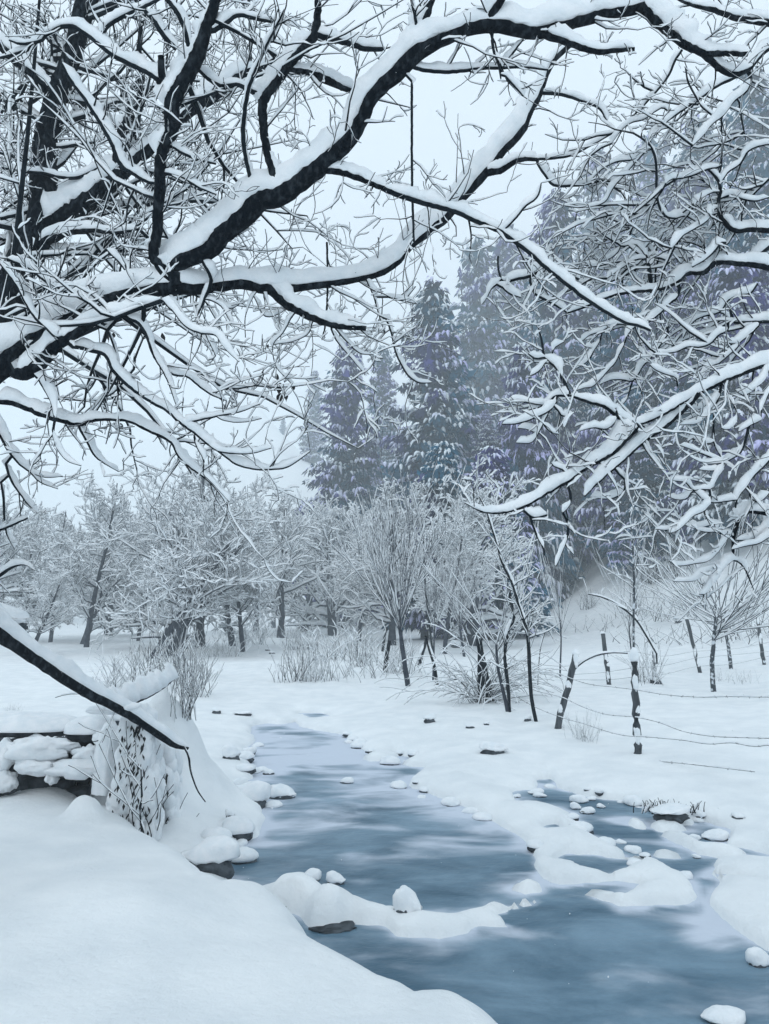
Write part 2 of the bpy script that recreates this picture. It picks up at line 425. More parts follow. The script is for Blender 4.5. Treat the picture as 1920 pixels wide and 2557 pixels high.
az = np.radians(np.linspace(-50, 50, 320)); rr = np.exp(np.linspace(math.log(.8), math.log(60), 300))
AA, RR = np.meshgrid(az, rr, indexing='ij')
WX, WY = np.sin(AA) * RR, np.cos(AA) * RR
dsh, _ = shore(WX, WY)
lip = np.exp(np.minimum(dsh, 0) / ((.045 + .008 * RR) * np.clip(1 + 1.6 * fbm(WX * 2.3, WY * 2.3), .25, 2.5)))
pinkish = np.zeros_like(WX)
for (a_, b_), rx, ry in [(onz(*px('D', 870, 1715), 0), .9, 1.3), (onz(*px('D', 560, 1790), 0), .55, .7), (onz(*px('D', 640, 1600), 0), 3.0, 4.0), (onz(*px('D', 700, 1640), 0), 1.8, 1.4),
                         (onz(*px('D', 755, 1845), 0), .22, .2), (onz(*px('D', 985, 1775), 0), .8, .8), (onz(*px('8', 1450, 760), 0), .25, .25), (onz(*px('8', 1540, 680), 0), .5, .5)]:
    pinkish += .52 * np.exp(-((WX - a_) / rx) ** 2 - ((WY - b_) / ry) ** 2)
sl_ = np.clip(.95 * lip + pinkish, 0, 1.2)
V = np.stack([WX, WY, np.zeros_like(WX)], -1).reshape(-1, 3)
n1, n2 = WX.shape
i = np.arange(n1 - 1)[:, None]; j = np.arange(n2 - 1)[None]
Fw = np.stack([i * n2 + j, (i + 1) * n2 + j, (i + 1) * n2 + j + 1, i * n2 + j + 1], -1).reshape(-1, 4)
me = mesh('stream_water', V, Fw[:, ::-1], M_water)
at = me.attributes.new('slush', 'FLOAT', 'POINT'); at.data.foreach_set('value', sl_.ravel().astype(np.float32))
tag(obj('stream_water', me), kind='structure')

# ------------------------------------------------------------------ haze
hz = bpy.data.materials.new('haze_air'); hz.use_nodes = True
hn = hz.node_tree.nodes; hn.clear()
ho = hn.new('ShaderNodeOutputMaterial'); pv = hn.new('ShaderNodeVolumePrincipled')
pv.inputs['Color'].default_value = (.90, .965, 1, 1); pv.inputs['Density'].default_value = .0023; pv.inputs['Anisotropy'].default_value = 0.0
hz.node_tree.links.new(pv.outputs[0], ho.inputs['Volume'])
bv = [(x, y, z) for z in (-3, 115) for y in (-430, 430) for x in (-430, 430)]
bf = [(0, 2, 3, 1), (4, 5, 7, 6), (0, 1, 5, 4), (2, 6, 7, 3), (0, 4, 6, 2), (1, 3, 7, 5)]
tag(obj('haze', mesh('haze', bv, np.array(bf), hz, False)), kind='stuff')

# ------------------------------------------------------------------ traced branches of the two near trees
TR = []   # each: dict(pts Nx3 world, r N, px Nx2, d N, big)
def parse(t, s):
    out = []; wl = 10.
    for q in s.split(';'):
        v = [float(c) for c in q.split(',')]
        if len(v) > 2: wl = v[2]
        x, y = px(t, v[0], v[1]); out.append((x, y, wl * TILES[t][2]))
    return out
def trace(tree, *segs, d=None, dd=None, step=9., rscale=1.):
    """segs: ('tile','x,y,w;...'), base end first or last (the thicker end is the base); d=(d0,d1) fixes the distance, else it hangs on its neighbour"""
    pts = []
    for t, s in segs: pts += parse(t, s)
    if pts[-1][2] > pts[0][2] * 1.15: pts = pts[::-1]
    arr = np.array(pts)
    L = np.sum(np.linalg.norm(np.diff(arr[:, :2], axis=0), axis=1))
    K = int(max(6, min(90, L / step)))
    a = catmull(arr, K); a[:, 2] = np.interp(np.linspace(0, 1, K), np.concatenate(([0], np.cumsum(np.linalg.norm(np.diff(arr[:, :2], axis=0), axis=1)))) / L, arr[:, 2])
    snap = False
    if d is None:
        best = None
        for q in TR:
            if q['tree'] != tree: continue
            dist = np.hypot(q['px'][:, 0] - a[0, 0], q['px'][:, 1] - a[0, 1]); k = int(np.argmin(dist))
            sc = dist[k] - q['px'][k, 2] * .5
            if best is None or sc < best[0]: best = (sc, q['d'][k], q['px'][k, :2])
        if best is None: best = (99, 4.5, None)
        d0 = best[1]
        if best[0] < 26:
            a[0, :2] = best[2]; snap = True
        spread = (random.uniform(-.45, .45) if dd is None else dd) * L / F * d0
        dist = d0 + spread * np.linspace(0, 1, K)
    else:
        dist = np.interp(np.linspace(0, 1, K), np.linspace(0, 1, len(d)), d)
    jit = np.minimum(a[:, 2] * .10, 1.2)
    a[:, 0] += (rng.random(K) - .5) * 2 * jit * (np.arange(K) > 0); a[:, 1] += (rng.random(K) - .5) * 2 * jit * (np.arange(K) > 0)
    W3 = np.array([P(x, y, dd_) for (x, y, _), dd_ in zip(a, dist)])
    r = a[:, 2] / 2 / F * np.linalg.norm(W3 - np.array((0, 0, CAMZ)), axis=1) * rscale
    TR.append(dict(tree=tree, pts=W3, r=np.maximum(r * (.97 if r.max() > .02 else 1.12 if tree == 'left' else 1.28), .0032), px=a, d=dist, L=L))
    return TR[-1]

L_ = 'left'; R_ = 'right'
# left tree
TA = trace(L_, ('3', '-500,900,150;-300,720,135;-120,560,120;0,475,105;100,405,90;200,340,82;330,262,76;450,203,74;560,168,70;700,142,68;760,135,66;850,140,54;950,130,46;1040,120,44;1150,138,50;1230,140,48;1300,130,36;1400,120,34;1500,105,32;1600,85,31'),
          ('4', '0,62,36;60,20,30'), ('2', '100,1075,28;200,990,44;260,940,44;330,860,40;420,760,44;520,640,36;590,560,42;620,490,34;660,420,32;690,340,28;720,270,26;800,195,20'), d=(4.3, 4.2, 4.2, 4.5, 5.0, 5.3))
TB = trace(L_, ('3', '760,135,66;750,60,64'), ('1', '925,1060,80;960,1010,80;1000,985,82;1060,930,86;1130,865,86;1200,850,84;1290,790,76;1380,720,76;1450,660,70;1520,590,60;1560,520,55;1600,430,55'),
          ('2', '0,360,58;60,310,64;110,260,64;150,220,62;220,185,52;300,150,48;400,115,48;460,110,52;560,125,48;640,140,48;740,120,46;840,90,44;940,65,40;1040,45,38;1120,28,38;1180,-10,34;1240,-60,28'), d=(4.2, 4.1, 3.9, 3.7, 3.8, 4.0))
TC = trace(L_, ('3', '745,120,56;700,50,48;665,0,42'), ('1', '680,1000,42;682,900,42;690,800,46;690,740,44;705,640,44;742,560,56;740,480,58;755,420,64;800,340,58;842,260,56;872,180,50;900,100,44;930,0,38;945,-60,34'), d=(4.2, 4.0, 3.9, 3.8))
TH_ = trace(L_, ('3', '-500,1400,200;-330,900,170;-150,580,150;-60,420,130;0,330,118;30,230,112;60,100,110'), ('1', '130,1080,120;180,980,112;190,900,108;190,800,104;190,700,95;195,600,86;222,500,80;245,400,75;290,300,66;322,200,66;345,100,68;380,0,72;400,-80,66'), d=(4.5, 5.3, 6.0, 6.4, 6.6))
for t, s in [
    ('1', '1220,840,48;1190,770,36;1160,680,32;1145,600,33;1135,520,35;1140,430,38;1190,360,36;1240,290,36;1310,210,36;1360,150,36;1370,80,28;1375,-20,26'),
    ('2', '440,110,40;470,50,32;505,0,30;530,-60,28'),
    ('2', '130,210,42;150,130,40;180,50,38;205,-30,34'),
    ('2', '1120,35,40;1150,60,38;1200,110,36;1260,160,34;1330,205,30;1380,228,25;1470,230,19;1570,235,17'),
    ('2', '1375,225,24;1430,280,19;1500,320,18;1560,308,15;1590,290,10'),
    ('2', '690,150,30;780,180,25;860,208,22;940,225,20;1000,217,17;1080,212,15'),
    ('2', '430,750,32;500,735,28;560,700,22;620,685,18;660,690,14'),
    ('3', '1180,150,46;1230,200,42;1290,235,38;1350,265,35;1420,290,30;1500,305,27;1580,312,22'),
    ('3', '60,505,62;120,500,60;180,455,56;230,400,50;300,350,40;400,290,30;500,250,22;600,215,15;700,190,10'),
    ('1', '200,985,92;280,940,85;360,880,76;430,830,70;500,770,62;560,720,52;640,650,42;700,590,38;790,510,38;850,460,40;920,420,40;970,380,36;1050,320,28;1140,290,24;1230,230,18'),
    ('1', '150,1090,60;240,1020,30;310,1002,24;400,995,18;500,1005,14;600,990,9'),
    ('1', '240,430,50;190,380,38;110,300,32;40,230,28;-40,150,24'),
    ('1', '500,780,56;520,660,50;540,570,56;570,490,50;592,400,36;608,340,28;600,250,20;610,120,16'),
    ('a', '1030,520,30;950,465,27;840,412,26;740,360,25;640,280,25;560,222,24;480,172,22;400,172,20;320,215,17;260,250,15;200,310,15;100,350,14;0,375,12'),
    ('a', '1060,560,46;1045,440,40;1040,360,34'),
    ('a', '1235,350,24;1200,200,23;1150,80,24;1085,0,22;1040,-60,18'),
    ('a', '650,275,22;680,190,20;770,120,19;900,60,17;1000,10,15;1080,-30,12'),
    ('a', '775,118,15;800,60,14;835,-20,12'),
    ('1', '850,290,16;900,340,16;960,372,17;1030,366,18;1080,390,20;1140,418,26'),
    ('1', '1365,150,20;1440,172,20;1510,186,20;1570,208,18;1661,212,14'),
    ('1', '1230,295,18;1320,310,20;1400,335,26;1480,378,24;1540,400,14'),
    ('1', '1085,785,15;1065,700,15;1050,600,15;1055,500,14;1070,400,13;1110,290,11;1150,200,9;1190,120,7;1230,40,6'),
    ('1', '1082,300,11;1080,100,10;1075,-20,8'),
    ('a', '990,1190,16;940,1170,18;870,1130,20;800,1085,26;720,920,24;640,780,22;550,640,20;460,520,18;400,410,15'),
    ('a', '800,1090,20;815,970,20;870,850,18;920,700,15;950,600,13;972,500,9'),
    ('a', '0,990,14;80,1010,14;180,1030,14;270,1030,10'),
    ('a', '710,1050,20;580,1120,18;500,1150,18;400,1150,17;280,1122,16;150,1110,14;0,1085,12'),
    ('a', '1365,205,26;1450,160,24;1530,100,20;1661,122,17;1800,150,12'),
    ('a', '1140,315,24;1070,240,25;1000,140,24;940,70,20'),
    ('a', '370,960,16;450,945,15;560,932,14;690,905,11'),
    ('a', '1100,940,16;1200,1000,16;1300,1040,14;1400,1062,11'),
    ('a', '1070,1120,16;1200,1160,15;1280,1210,13;1400,1260,9'),
    ('a', '300,248,16;240,270,14;120,282,12;60,260,8'),
    ('a', '62,640,16;60,800,18;60,950,17;45,1100,16;40,1246,18'),
    ('1', '0,945,12;60,930,12;120,915,12;180,890,12;215,870,14'),
    ('2', '150,200,12;135,90,11;115,-10,9'),
    ('2', '105,282,14;160,300,13;240,310,13;340,305,12;420,295,11;500,293,10;600,290,8;710,302,6'),
    ('2', '462,140,10;470,210,10;500,300,10;502,340,5'), ('2', '505,300,9;560,220,8;600,170,5'),
    ('2', '510,315,8;560,370,8;600,415,5'),
    ('2', '710,400,12;780,412,11;860,440,9;930,470,8;960,520,5'),
    ('2', '655,693,12;690,750,11;730,797,11;800,802,10;870,795,9;940,780,8;1010,790,7;1070,805,4'),
    ('2', '655,688,10;740,682,9;810,670,8;880,635,7;960,590,6;1020,560,4'),
    ('2', '118,335,9;118,500,9;118,700,9;122,900,9;127,1045,8'),
    ('1', '1400,738,24;1480,745,23;1540,765,22;1600,790,21;1661,815,20'),
    ('3', '-40,610,24;0,625,22;60,635,23;130,660,23;200,690,21;280,712,19;340,725,17;400,708,14;480,705,12;560,712,13;620,740,14;680,770,14;740,803,12;770,860,11;820,910,10;870,945,9;930,1000,7;990,1090,4'),
    ('3', '300,385,18;380,402,17;460,430,19;490,490,19;540,545,18;600,592,16;660,632,15;720,665,14;780,720,14;840,762,13;900,812,12;960,852,11;1010,892,11;1080,915,10;1170,920,9;1240,910,8;1290,880,6;1340,842,3'),
    ('3', '540,262,16;600,290,14;635,345,12;655,405,12;700,478,11;750,510,10;810,520,9;860,560,9;905,592,8;980,625,4'),
    ('3', '645,365,9;670,440,8;700,490,7;725,540,6;760,640,4'),
    ('3', '120,500,18;155,515,15;190,565,14;220,620,12;236,690,11;230,760,9;250,832,8;290,882,6;350,905,3'),
    ('3', '335,728,10;370,790,9;418,870,8;445,890,6;512,930,3'), ('3', '430,885,5;437,910,4;450,952,2'),
    ('3', '805,720,11;880,702,9;950,688,8;1040,670,6;1122,638,3'), ('3', '940,700,6;1010,716,5;1080,712,4;1130,700,2'),
    ('3', '900,812,8;940,840,8;1000,850,8;1090,850,6;1172,828,3'),
    ('3', '835,765,8;850,820,8;880,880,7;880,940,6;915,978,5;990,1060,3'),
    ('3', '700,185,12;760,250,10;800,300,10;870,332,9;930,340,8;975,400,7;1032,455,4'), ('3', '890,345,6;918,400,5;930,435,5;900,448,2'),
    ('3', '880,30,14;912,100,15;885,180,11;850,262,5'), ('3', '890,180,6;960,220,6;985,265,5;1003,295,3'),
    ('3', '780,125,8;860,175,8;930,195,7;1000,225,6;1035,205,3'),
    ('3', '1102,155,5;1060,260,4;1060,350,2'), ('3', '1100,180,5;1150,260,6;1210,245,4;1232,230,2'),
    ('3', '1262,255,7;1222,330,5;1180,380,4;1180,432,3;1195,480,3;1235,525,3;1272,562,2'), ('3', '1350,275,7;1330,335,5;1280,362,4;1180,382,3'),
    ('3', '1412,-60,8;1415,120,8;1412,220,8;1405,300,8;1390,362,3'), ('3', '1425,300,8;1455,365,6;1500,420,5;1570,502,3'),
    ('3', '1440,300,7;1500,370,6;1560,420,5;1612,425,2'),
    ('3', '1580,95,8;1610,160,8;1632,232,7;1661,330,7'), ('4', '0,255,9;30,330,8;45,400,8;80,480,8;110,522,8;150,545,7;205,545,3'), ('4', '45,372,5;85,345,3'),
    ('3', '-60,640,16;0,770,14;40,840,13;80,892,11;130,932,9;170,972,7;250,1005,3'), ('3', '130,935,6;200,955,5;270,950,3'),
    ('3', '20,880,10;45,960,9;90,1030,7;130,1080,6;160,1107,3'), ('3', '0,960,9;15,1040,9;18,1120,8;30,1200,6;60,1260,3'),
    ('3', '-50,1200,10;30,1170,10;120,1130,7'),
    ('3', '300,330,14;250,352,12;200,310,12;150,262,12;110,200,10;75,130,10;-10,20,8'),
    ('3', '720,150,10;660,140,10;600,120,10;520,30,10;460,-30,8'),
    ('3', '330,225,9;290,160,9;200,110,9;120,50,9;30,10,9'),
    ('4', '0,170,9;70,190,7;140,205,3'), ('4', '95,180,5;135,130,2'),
    ('5', '-60,300,16;0,268,14;60,232,10;110,225,6;150,250,3'),
]:
    trace(L_, (t, s))
trace(L_, ('1', '1215,880,20;1300,920,18;1380,960,16'), ('1', '1661,815,20'), dd=0) if False else None
trace(L_, ('2', '0,818,21;100,855,21;200,885,20;300,912,19;400,955,18;500,1000,18;560,1040,17;620,1085,17'), ('4', '690,40,16;790,120,16;880,190,15;960,240,14;1040,285,13;1100,300,12;1150,320,9'), dd=-.1)
trace(L_, ('2', '510,1000,9;560,950,8;610,890,8;660,850,7;678,790,4'))

# right tree
RA = trace(R_, ('d', '2700,250,120;2200,480,70;1850,600,54;1661,650,46;1500,705,44;1350,765,42;1250,805,42;1100,885,38;980,945,34;850,1025,32;700,1110,30;600,1152,28;520,1180,26'),
      ('4', '1020,700,17;950,650,16;870,625,14;800,600,11'), d=(5.2, 4.6, 4.2, 4.0))
trace(R_, ('4', '1100,730,26;1040,790,22;990,845,19;930,880,17;860,920,15;790,970,15;720,1010,14;640,1060,13;560,1095,11;500,1107,9;430,1105,7;345,1065,3'), dd=-.2)
trace(R_, ('4', '1345,605,24;1280,670,20;1210,735,17;1130,790,15;1050,860,14;980,922,14;900,995,12;865,1035,7'), dd=-.3)
for t, s in [
    ('4', '800,600,14;770,530,11;740,480,11;690,430,10;680,370,8;665,310,4'), ('4', '695,435,8;650,440,7;620,420,4'), ('4', '700,450,7;660,500,6;630,515,3'), ('4', '720,450,6;735,395,5;775,370,3'),
    ('4', '800,605,11;740,603,10;700,640,9;655,655,7;620,665,4'), ('4', '750,615,9;710,665,9;640,700,8;570,722,7;510,725,3'), ('4', '715,655,8;690,710,8;660,770,7;640,800,6;570,806,3'),
    ('4', '700,645,7;660,640,6;590,625,5;535,620,3'), ('4', '680,720,6;730,765,5;752,768,3'), ('4', '740,650,7;770,690,6;810,672,3'), ('4', '660,765,5;610,745,5;575,742,3'),
    ('4', '1000,640,8;1000,700,8;960,745,7;900,740,6;842,755,3'),
    ('4', '790,970,9;775,925,8;730,905,5;720,892,3'), ('4', '778,925,6;800,880,3'),
    ('4', '905,870,8;940,900,7;985,935,5'),
    ('4', '1000,930,8;1040,970,8;1030,1020,7;980,1045,6;890,1040,3'),
    ('6', '700,10,10;640,20,10;600,-10,9'), ('4', '800,1000,9;800,1070,8;770,1107,7'), ('6', '795,30,8;790,100,8;760,180,8;740,230,6'),
    ('6', '620,-20,9;640,50,9;665,110,8;690,170,5;690,185,3'),
    ('4', '1760,60,30;1661,48,26;1590,35,24;1500,28,20;1420,28,18;1370,70,18;1310,72,17;1260,112,16;1190,142,15;1100,150,13;1000,165,13;930,190,12;860,220,11;790,245,9'),
    ('4', '840,100,9;760,60,10;700,30,12;640,80,12;580,95,11;510,105,9;495,70,7;490,0,6'),
    ('4', '500,110,9;460,140,7;440,180,6;420,208,3'), ('4', '500,120,9;540,160,9;590,178,4'),
    ('4', '625,95,8;650,160,9;700,190,9;745,215,8;785,240,6'),
    ('d', '900,-30,22;860,80,21;800,130,19;710,220,17;600,300,15;540,312,12'),
    ('d', '540,310,14;480,350,12;440,400,12;410,480,12;370,560,12;330,640,12;260,720,11;200,790,11;130,850,10;60,860,8;0,880,4'),
    ('d', '470,340,12;400,310,11;300,320,11;220,370,10;120,400,8;40,460,4'),
    ('d', '232,300,9;220,380,9;190,470,9;140,550,9;90,630,9;0,690,5'), ('d', '150,520,8;100,510,7;70,500,4'),
    ('d', '780,320,16;790,370,15;740,460,15;690,530,15;640,600,15;570,670,14;530,740,14;480,800,13;400,790,12;300,790,10;200,830,6'),
    ('d', '480,800,11;460,880,10;430,960,9;390,1010,5'), ('d', '500,790,9;550,860,9;565,930,8;550,1040,4'),
    ('d', '1310,300,14;1305,360,13;1230,400,13;1150,480,13;1080,505,13;960,505,12;850,550,10;760,560,9;660,565,8'),
    ('d', '1560,-40,16;1500,40,15;1400,60,13;1300,110,15;1240,200,13;1140,230,13;1030,270,11;960,350,10;920,430,7'),
    ('d', '1240,200,10;1290,240,10;1312,300,10'),
    ('d', '1850,280,26;1661,285,24;1540,290,24;1450,290,23;1360,290,20;1340,240,17;1320,170,12'),
    ('d', '1590,300,18;1520,370,16;1440,440,15;1380,480,13;1300,470,8'), ('d', '1410,485,15;1330,560,14;1270,610,13;1210,655,12;1140,640,10;1090,620,4'),
    ('d', '1210,660,10;1130,680,10;1100,740,9;1040,790,8;1000,800,4'),
    ('d', '1245,815,20;1240,900,15;1220,960,13;1190,1040,12;1185,1100,12;1180,1246,12'),
    ('d', '1270,820,9;1290,900,9;1340,980,9;1380,1060,9;1370,1150,8;1300,1220,8;1250,1210,4'),
    ('d', '1700,620,16;1640,720,15;1610,800,13;1540,860,11;1480,910,10;1430,920,9;1370,880,4'),
    ('d', '1750,820,18;1661,900,16;1620,980,15;1590,1060,15;1585,1130,13;1500,1180,11;1400,1240,7'),
    ('d', '870,850,10;860,780,10;760,740,9;660,690,8;630,660,4'),
    ('d', '1230,930,9;1150,980,9;1040,1050,8;950,1020,4'), ('d', '1240,900,8;1150,1040,8;1050,1160,7;900,1180,4'),
    ('e', '1180,-20,14;1190,90,14;1240,190,15;1260,300,16;1200,400,13;1150,490,13;1080,490,11;1000,495,10;940,430,9;880,420,8;780,410,4'),
    ('e', '1190,90,11;1080,90,10;1000,50,9;960,75,4'), ('e', '1235,245,11;1100,190,10;1000,150,9;890,110,4'), ('e', '1250,265,11;1180,270,10;1090,270,4'), ('e', '1240,320,9;1150,330,8;1060,322,3'),
    ('e', '1480,-40,16;1440,120,15;1400,190,13;1330,230,12;1265,270,10'),
    ('e', '1950,720,46;1800,705,36;1661,700,31;1570,690,28;1480,680,26;1410,730,24;1390,800,22;1360,880,20;1350,1000,18;1350,1080,16;1280,1150,13;1200,1180,11;1100,1220,10;1000,1246,8'),
    ('e', '1360,885,13;1280,880,12;1210,860,11;1120,860,9;1030,840,4'), ('e', '1310,890,13;1270,960,12;1200,1050,11;1130,1110,11;1030,1130,10;900,1150,9;860,1150,7;800,1110,4'),
    ('e', '1800,120,24;1700,200,21;1600,300,19;1520,380,19;1450,480,17;1380,580,15;1372,650,11'), ('e', '1385,580,15;1270,595,13;1180,605,12;1150,600,10'),
    ('e', '1150,490,14;1150,600,15;1090,680,15;1000,720,14;930,790,13;860,850,11;800,870,5'), ('e', '870,820,11;800,840,9;680,835,4'),
    ('e', '1000,490,11;950,570,10;880,580,9;780,550,4'), ('e', '1100,590,9;1060,550,9;1010,500,8'),
    ('e', '1760,740,20;1661,820,17;1560,900,15;1450,930,13;1380,930,10'), ('e', '1740,860,18;1661,900,15;1560,960,13;1460,980,11;1340,1010,7'),
    ('e', '1350,1090,13;1420,1130,12;1470,1200,11;1480,1246,11'), ('f', '1390,0,13;1450,60,12;1480,130,12;1530,250,6'),
    ('e', '1661,520,14;1560,600,12;1500,560,10;1500,460,8'), ('e', '1230,790,11;1150,800,10;1030,830,9;940,800,4'),
    ('f', '1380,-20,14;1340,0,13;1260,70,13;1210,150,12;1150,230,11;1100,290,9;1060,290,4'), ('f', '1260,70,11;1100,110,11;1020,170,9;930,180,8;840,180,3'), ('f', '1100,290,8;1085,335,3'),
    ('b', '1950,250,58;1850,230,52;1661,198,44;1500,175,44;1350,150,38;1200,90,34;1060,60,25;960,30,20;850,-20,14'),
    ('b', '1750,340,26;1600,470,24;1480,600,22;1380,660,20;1200,750,18;1050,860,16;930,940,14;830,1010,12;700,1130,10;620,1240,7'),
    ('b', '830,1015,11;740,930,9;680,960,9;580,1030,9;470,1060,8;400,1110,7;300,1240,5'),
    ('b', '1480,600,20;1500,700,18;1450,800,17;1350,880,15;1260,1000,13;1160,1080,11;1080,1180,10;1000,1260,7'),
    ('b', '940,590,8;960,700,10;1020,820,10;1080,920,10;1150,980,10;1190,1010,11'),
    ('b', '910,430,14;850,520,14;800,640,14;730,740,13;660,820,12;590,900,10;540,980,6'),
    ('b', '1250,1000,11;1250,1100,11;1255,1240,10'), ('b', '1400,850,12;1420,1000,11;1460,1210,6'),
    ('c', '1800,745,40;1661,742,36;1500,735,32;1350,740,30;1280,680,28;1240,600,25;1225,500,21;1240,400,20;1230,330,18;1170,250,14;1110,200,9'),
    ('c', '1240,260,14;1245,190,14;1250,100,12;1255,0,10'), ('c', '1235,200,14;1120,220,14;1000,270,13;900,295,11;800,310,9;770,340,4'),
    ('c', '640,1230,28;630,1100,27;610,1000,25;560,920,23;500,870,20;430,880,15;380,880,10'), ('c', '440,870,15;460,780,13;480,690,13;460,640,12;440,540,12;420,470,11;380,410,6'),
    ('c', '470,720,10;410,715,8;350,695,4'), ('c', '480,720,9;550,700,4'), ('c', '385,870,13;300,830,11;240,790,10;170,720,6'), ('c', '380,890,9;340,950,9;260,1000,8;180,1020,4'),
    ('c', '640,10,15;680,130,15;690,250,15;690,400,15;700,500,15;740,590,14;780,630,14;850,640,12;930,620,11;1040,675,7'), ('c', '700,500,11;640,550,10;580,590,9;490,610,4'),
    ('c', '640,30,11;500,130,11;350,150,10;200,230,9;140,290,5'), ('c', '640,20,10;560,100,9;400,280,9;320,370,9;240,500,8;80,550,4'),
    ('c', '1750,830,28;1661,890,26;1580,950,26;1480,1030,27;1400,1040,25;1300,1020,22;1180,1050,20;1100,1120,19;1000,1100,17;950,1120,16;900,1180,15;740,1225,9'),
    ('c', '1280,860,32;1240,860,28;1180,930,20;1100,1000,15;1000,1060,10'), ('c', '1240,470,13;1340,440,12;1420,470,12;1540,490,11;1661,460,8'),
    ('c', '1230,360,12;1310,240,12;1400,180,11;1480,60,11;1600,10,10;1700,0,9'), ('c', '1210,400,10;1100,450,10;1020,510,9;1030,570,4'), ('c', '1190,540,13;1130,650,13;1000,740,13;900,800,12;820,900,6'),
    ('c', '610,990,12;500,1000,11;420,1050,10;330,1110,9;260,1160,5'), ('c', '680,975,13;740,990,12;810,1015,7'), ('c', '640,1060,12;680,960,11;700,860,10;760,740,5'),
    ('c', '560,1030,11;460,1060,11;380,1130,10;330,1170,10;200,1195,9;100,1200,9;0,1215,6'), ('c', '380,1105,9;300,1085,9;200,1080,8;130,1050,7;70,1020,4'), ('c', '665,945,9;620,890,8;570,840,4'),
    ('c', '1661,300,14;1560,400,12;1480,480,10'), ('c', '1500,360,10;1440,440,10;1380,560,8;1260,530,5'),
]:
    trace(R_, (t, s), rscale=1.0)

# ------------------------------------------------------------------ procedural twigs on the traced limbs
UP = Vector((0, 0, 1))
def rv(s=1.):
    return Vector((random.gauss(0, s), random.gauss(0, s), random.gauss(0, s)))
def grow(p, d, L, r, lev, out, K=8, wander=.16, lift=.05, nchild=(2, 5), depth_squash=1., rmin=.0016, ang=(.6, 1.1), ratio=(.35, .62)):
    pts = [p.copy()]; d = d.normalized(); st = L / (K - 1); dirs = [d.copy()]
    bend = rv(wander * .6)
    for _ in range(K - 1):
        d = d + rv(wander) + bend * .5 + UP * lift
        d.y *= depth_squash if depth_squash < 1 else 1
        d.normalize(); p = p + d * st; pts.append(p.copy()); dirs.append(d.copy())
    rr_ = [max(rmin, r * (1 - .75 * i / (K - 1))) for i in range(K)]
    out.append((pts, rr_, lev))
    if lev > 0:
        for _ in range(random.randint(*nchild)):
            i = random.randint(1, K - 1); dd = dirs[i]
            side = dd.cross(rv()).normalized()
            a = random.uniform(*ang)
            nd = dd * math.cos(a) + side * math.sin(a) + UP * .15
            grow(pts[i], nd, L * random.uniform(*ratio), rr_[i] * .75, lev - 1, out, K, wander, lift, nchild, depth_squash, rmin, ang, ratio)

def pack(lst, K=8):
    Pn = np.array([[tuple(q) for q in a[0]] for a in lst]); Rn = np.array([a[1] for a in lst])
    return Pn, Rn
tw = {L_: [], R_: []}
for q in TR:
    n = len(q['pts']); Lm = np.sum(np.linalg.norm(np.diff(q['pts'], axis=0), axis=1))
    right = q['tree'] == R_
    cx, cy = q['px'][:, 0].mean(), q['px'][:, 1].mean()
    dens = 5.5 if not right else 4.0
    if cx < 700 and cy < 760: dens = 8.0
    cnt = int(dens * Lm * random.uniform(.7, 1.3)) + 1
    for _ in range(cnt):
        i = random.randint(max(1, n // 8), n - 1)
        p = Vector(q['pts'][i]); t = Vector(q['pts'][min(i + 1, n - 1)] - q['pts'][i - 1]).normalized()
        side = t.cross(Vector((random.gauss(0, .5), 1 if random.random() < .5 else -1, random.gauss(0, .5)))).normalized()
        a = random.uniform(.6, 1.25)
        nd = t * math.cos(a) + side * math.sin(a)
        if q['r'][i] > .02: nd.z += random.uniform(-.5, .35)
        r = min(q['r'][i] * .6, random.uniform(.0036, .0068))
        L = random.uniform(.10, .42) * (1.5 if q['r'][i] > .012 and random.random() < .4 else 1)
        if q['px'][i, 1] > 1250: L *= .6
        grow(p, nd, L, r, 1 if L < .25 else 2, tw[q['tree']], K=7, wander=.17, lift=.05 if not right else .0, nchild=(1, 3), rmin=.0020)

# deeper, finer crown of the left tree behind the traced limbs
deep = []
hp = TH_['pts']
for _ in range(40):
    i = random.randint(len(hp) // 3, len(hp) - 1)
    p = Vector(hp[i]); a = random.uniform(-.5, 3.6)
    nd = Vector((math.cos(a), random.uniform(-.1, .9), math.sin(a) * .6 + .15))
    grow(p, nd, random.uniform(1.4, 3.4), random.uniform(.018, .034), 3, deep, K=8, wander=.14, lift=.03, nchild=(3, 5), rmin=.0032, ratio=(.3, .55))
ip = [q for q in TR if q['tree'] == L_ and q['r'].max() > .035]
for q in ip:
    for _ in range(4):
        i = random.randint(len(q['pts']) // 4, len(q['pts']) - 1)
        if q['px'][i, 0] > 800: continue
        a = random.uniform(0, 6.28)
        nd = Vector((math.cos(a), random.uniform(.2, 1.2), math.sin(a) * .7))
        grow(Vector(q['pts'][i]), nd, random.uniform(.9, 1.9), random.uniform(.010, .018), 3, deep, K=8, wander=.15, lift=.03, nchild=(2, 4), rmin=.0028, ratio=(.3, .55))
rdeep = []
for q in TR:
    if q['tree'] != R_ or q['px'][:, 1].mean() > 900 or q['px'][:, 0].mean() < 1560: continue
    for _ in range(2):
        i = random.randint(len(q['pts']) // 4, len(q['pts']) - 1); a = random.uniform(2.2, 4.6)
        nd = Vector((math.cos(a), random.uniform(-.1, .9), math.sin(a) * .7 + .1))
        grow(Vector(q['pts'][i]), nd, random.uniform(.3, .75), random.uniform(.006, .010), 2, rdeep, K=8, wander=.17, lift=-.01, nchild=(1, 4), rmin=.0028, ratio=(.3, .6))
print('twigs', len(tw[L_]), len(tw[R_]), 'deep', len(deep), 'traced', len(TR))

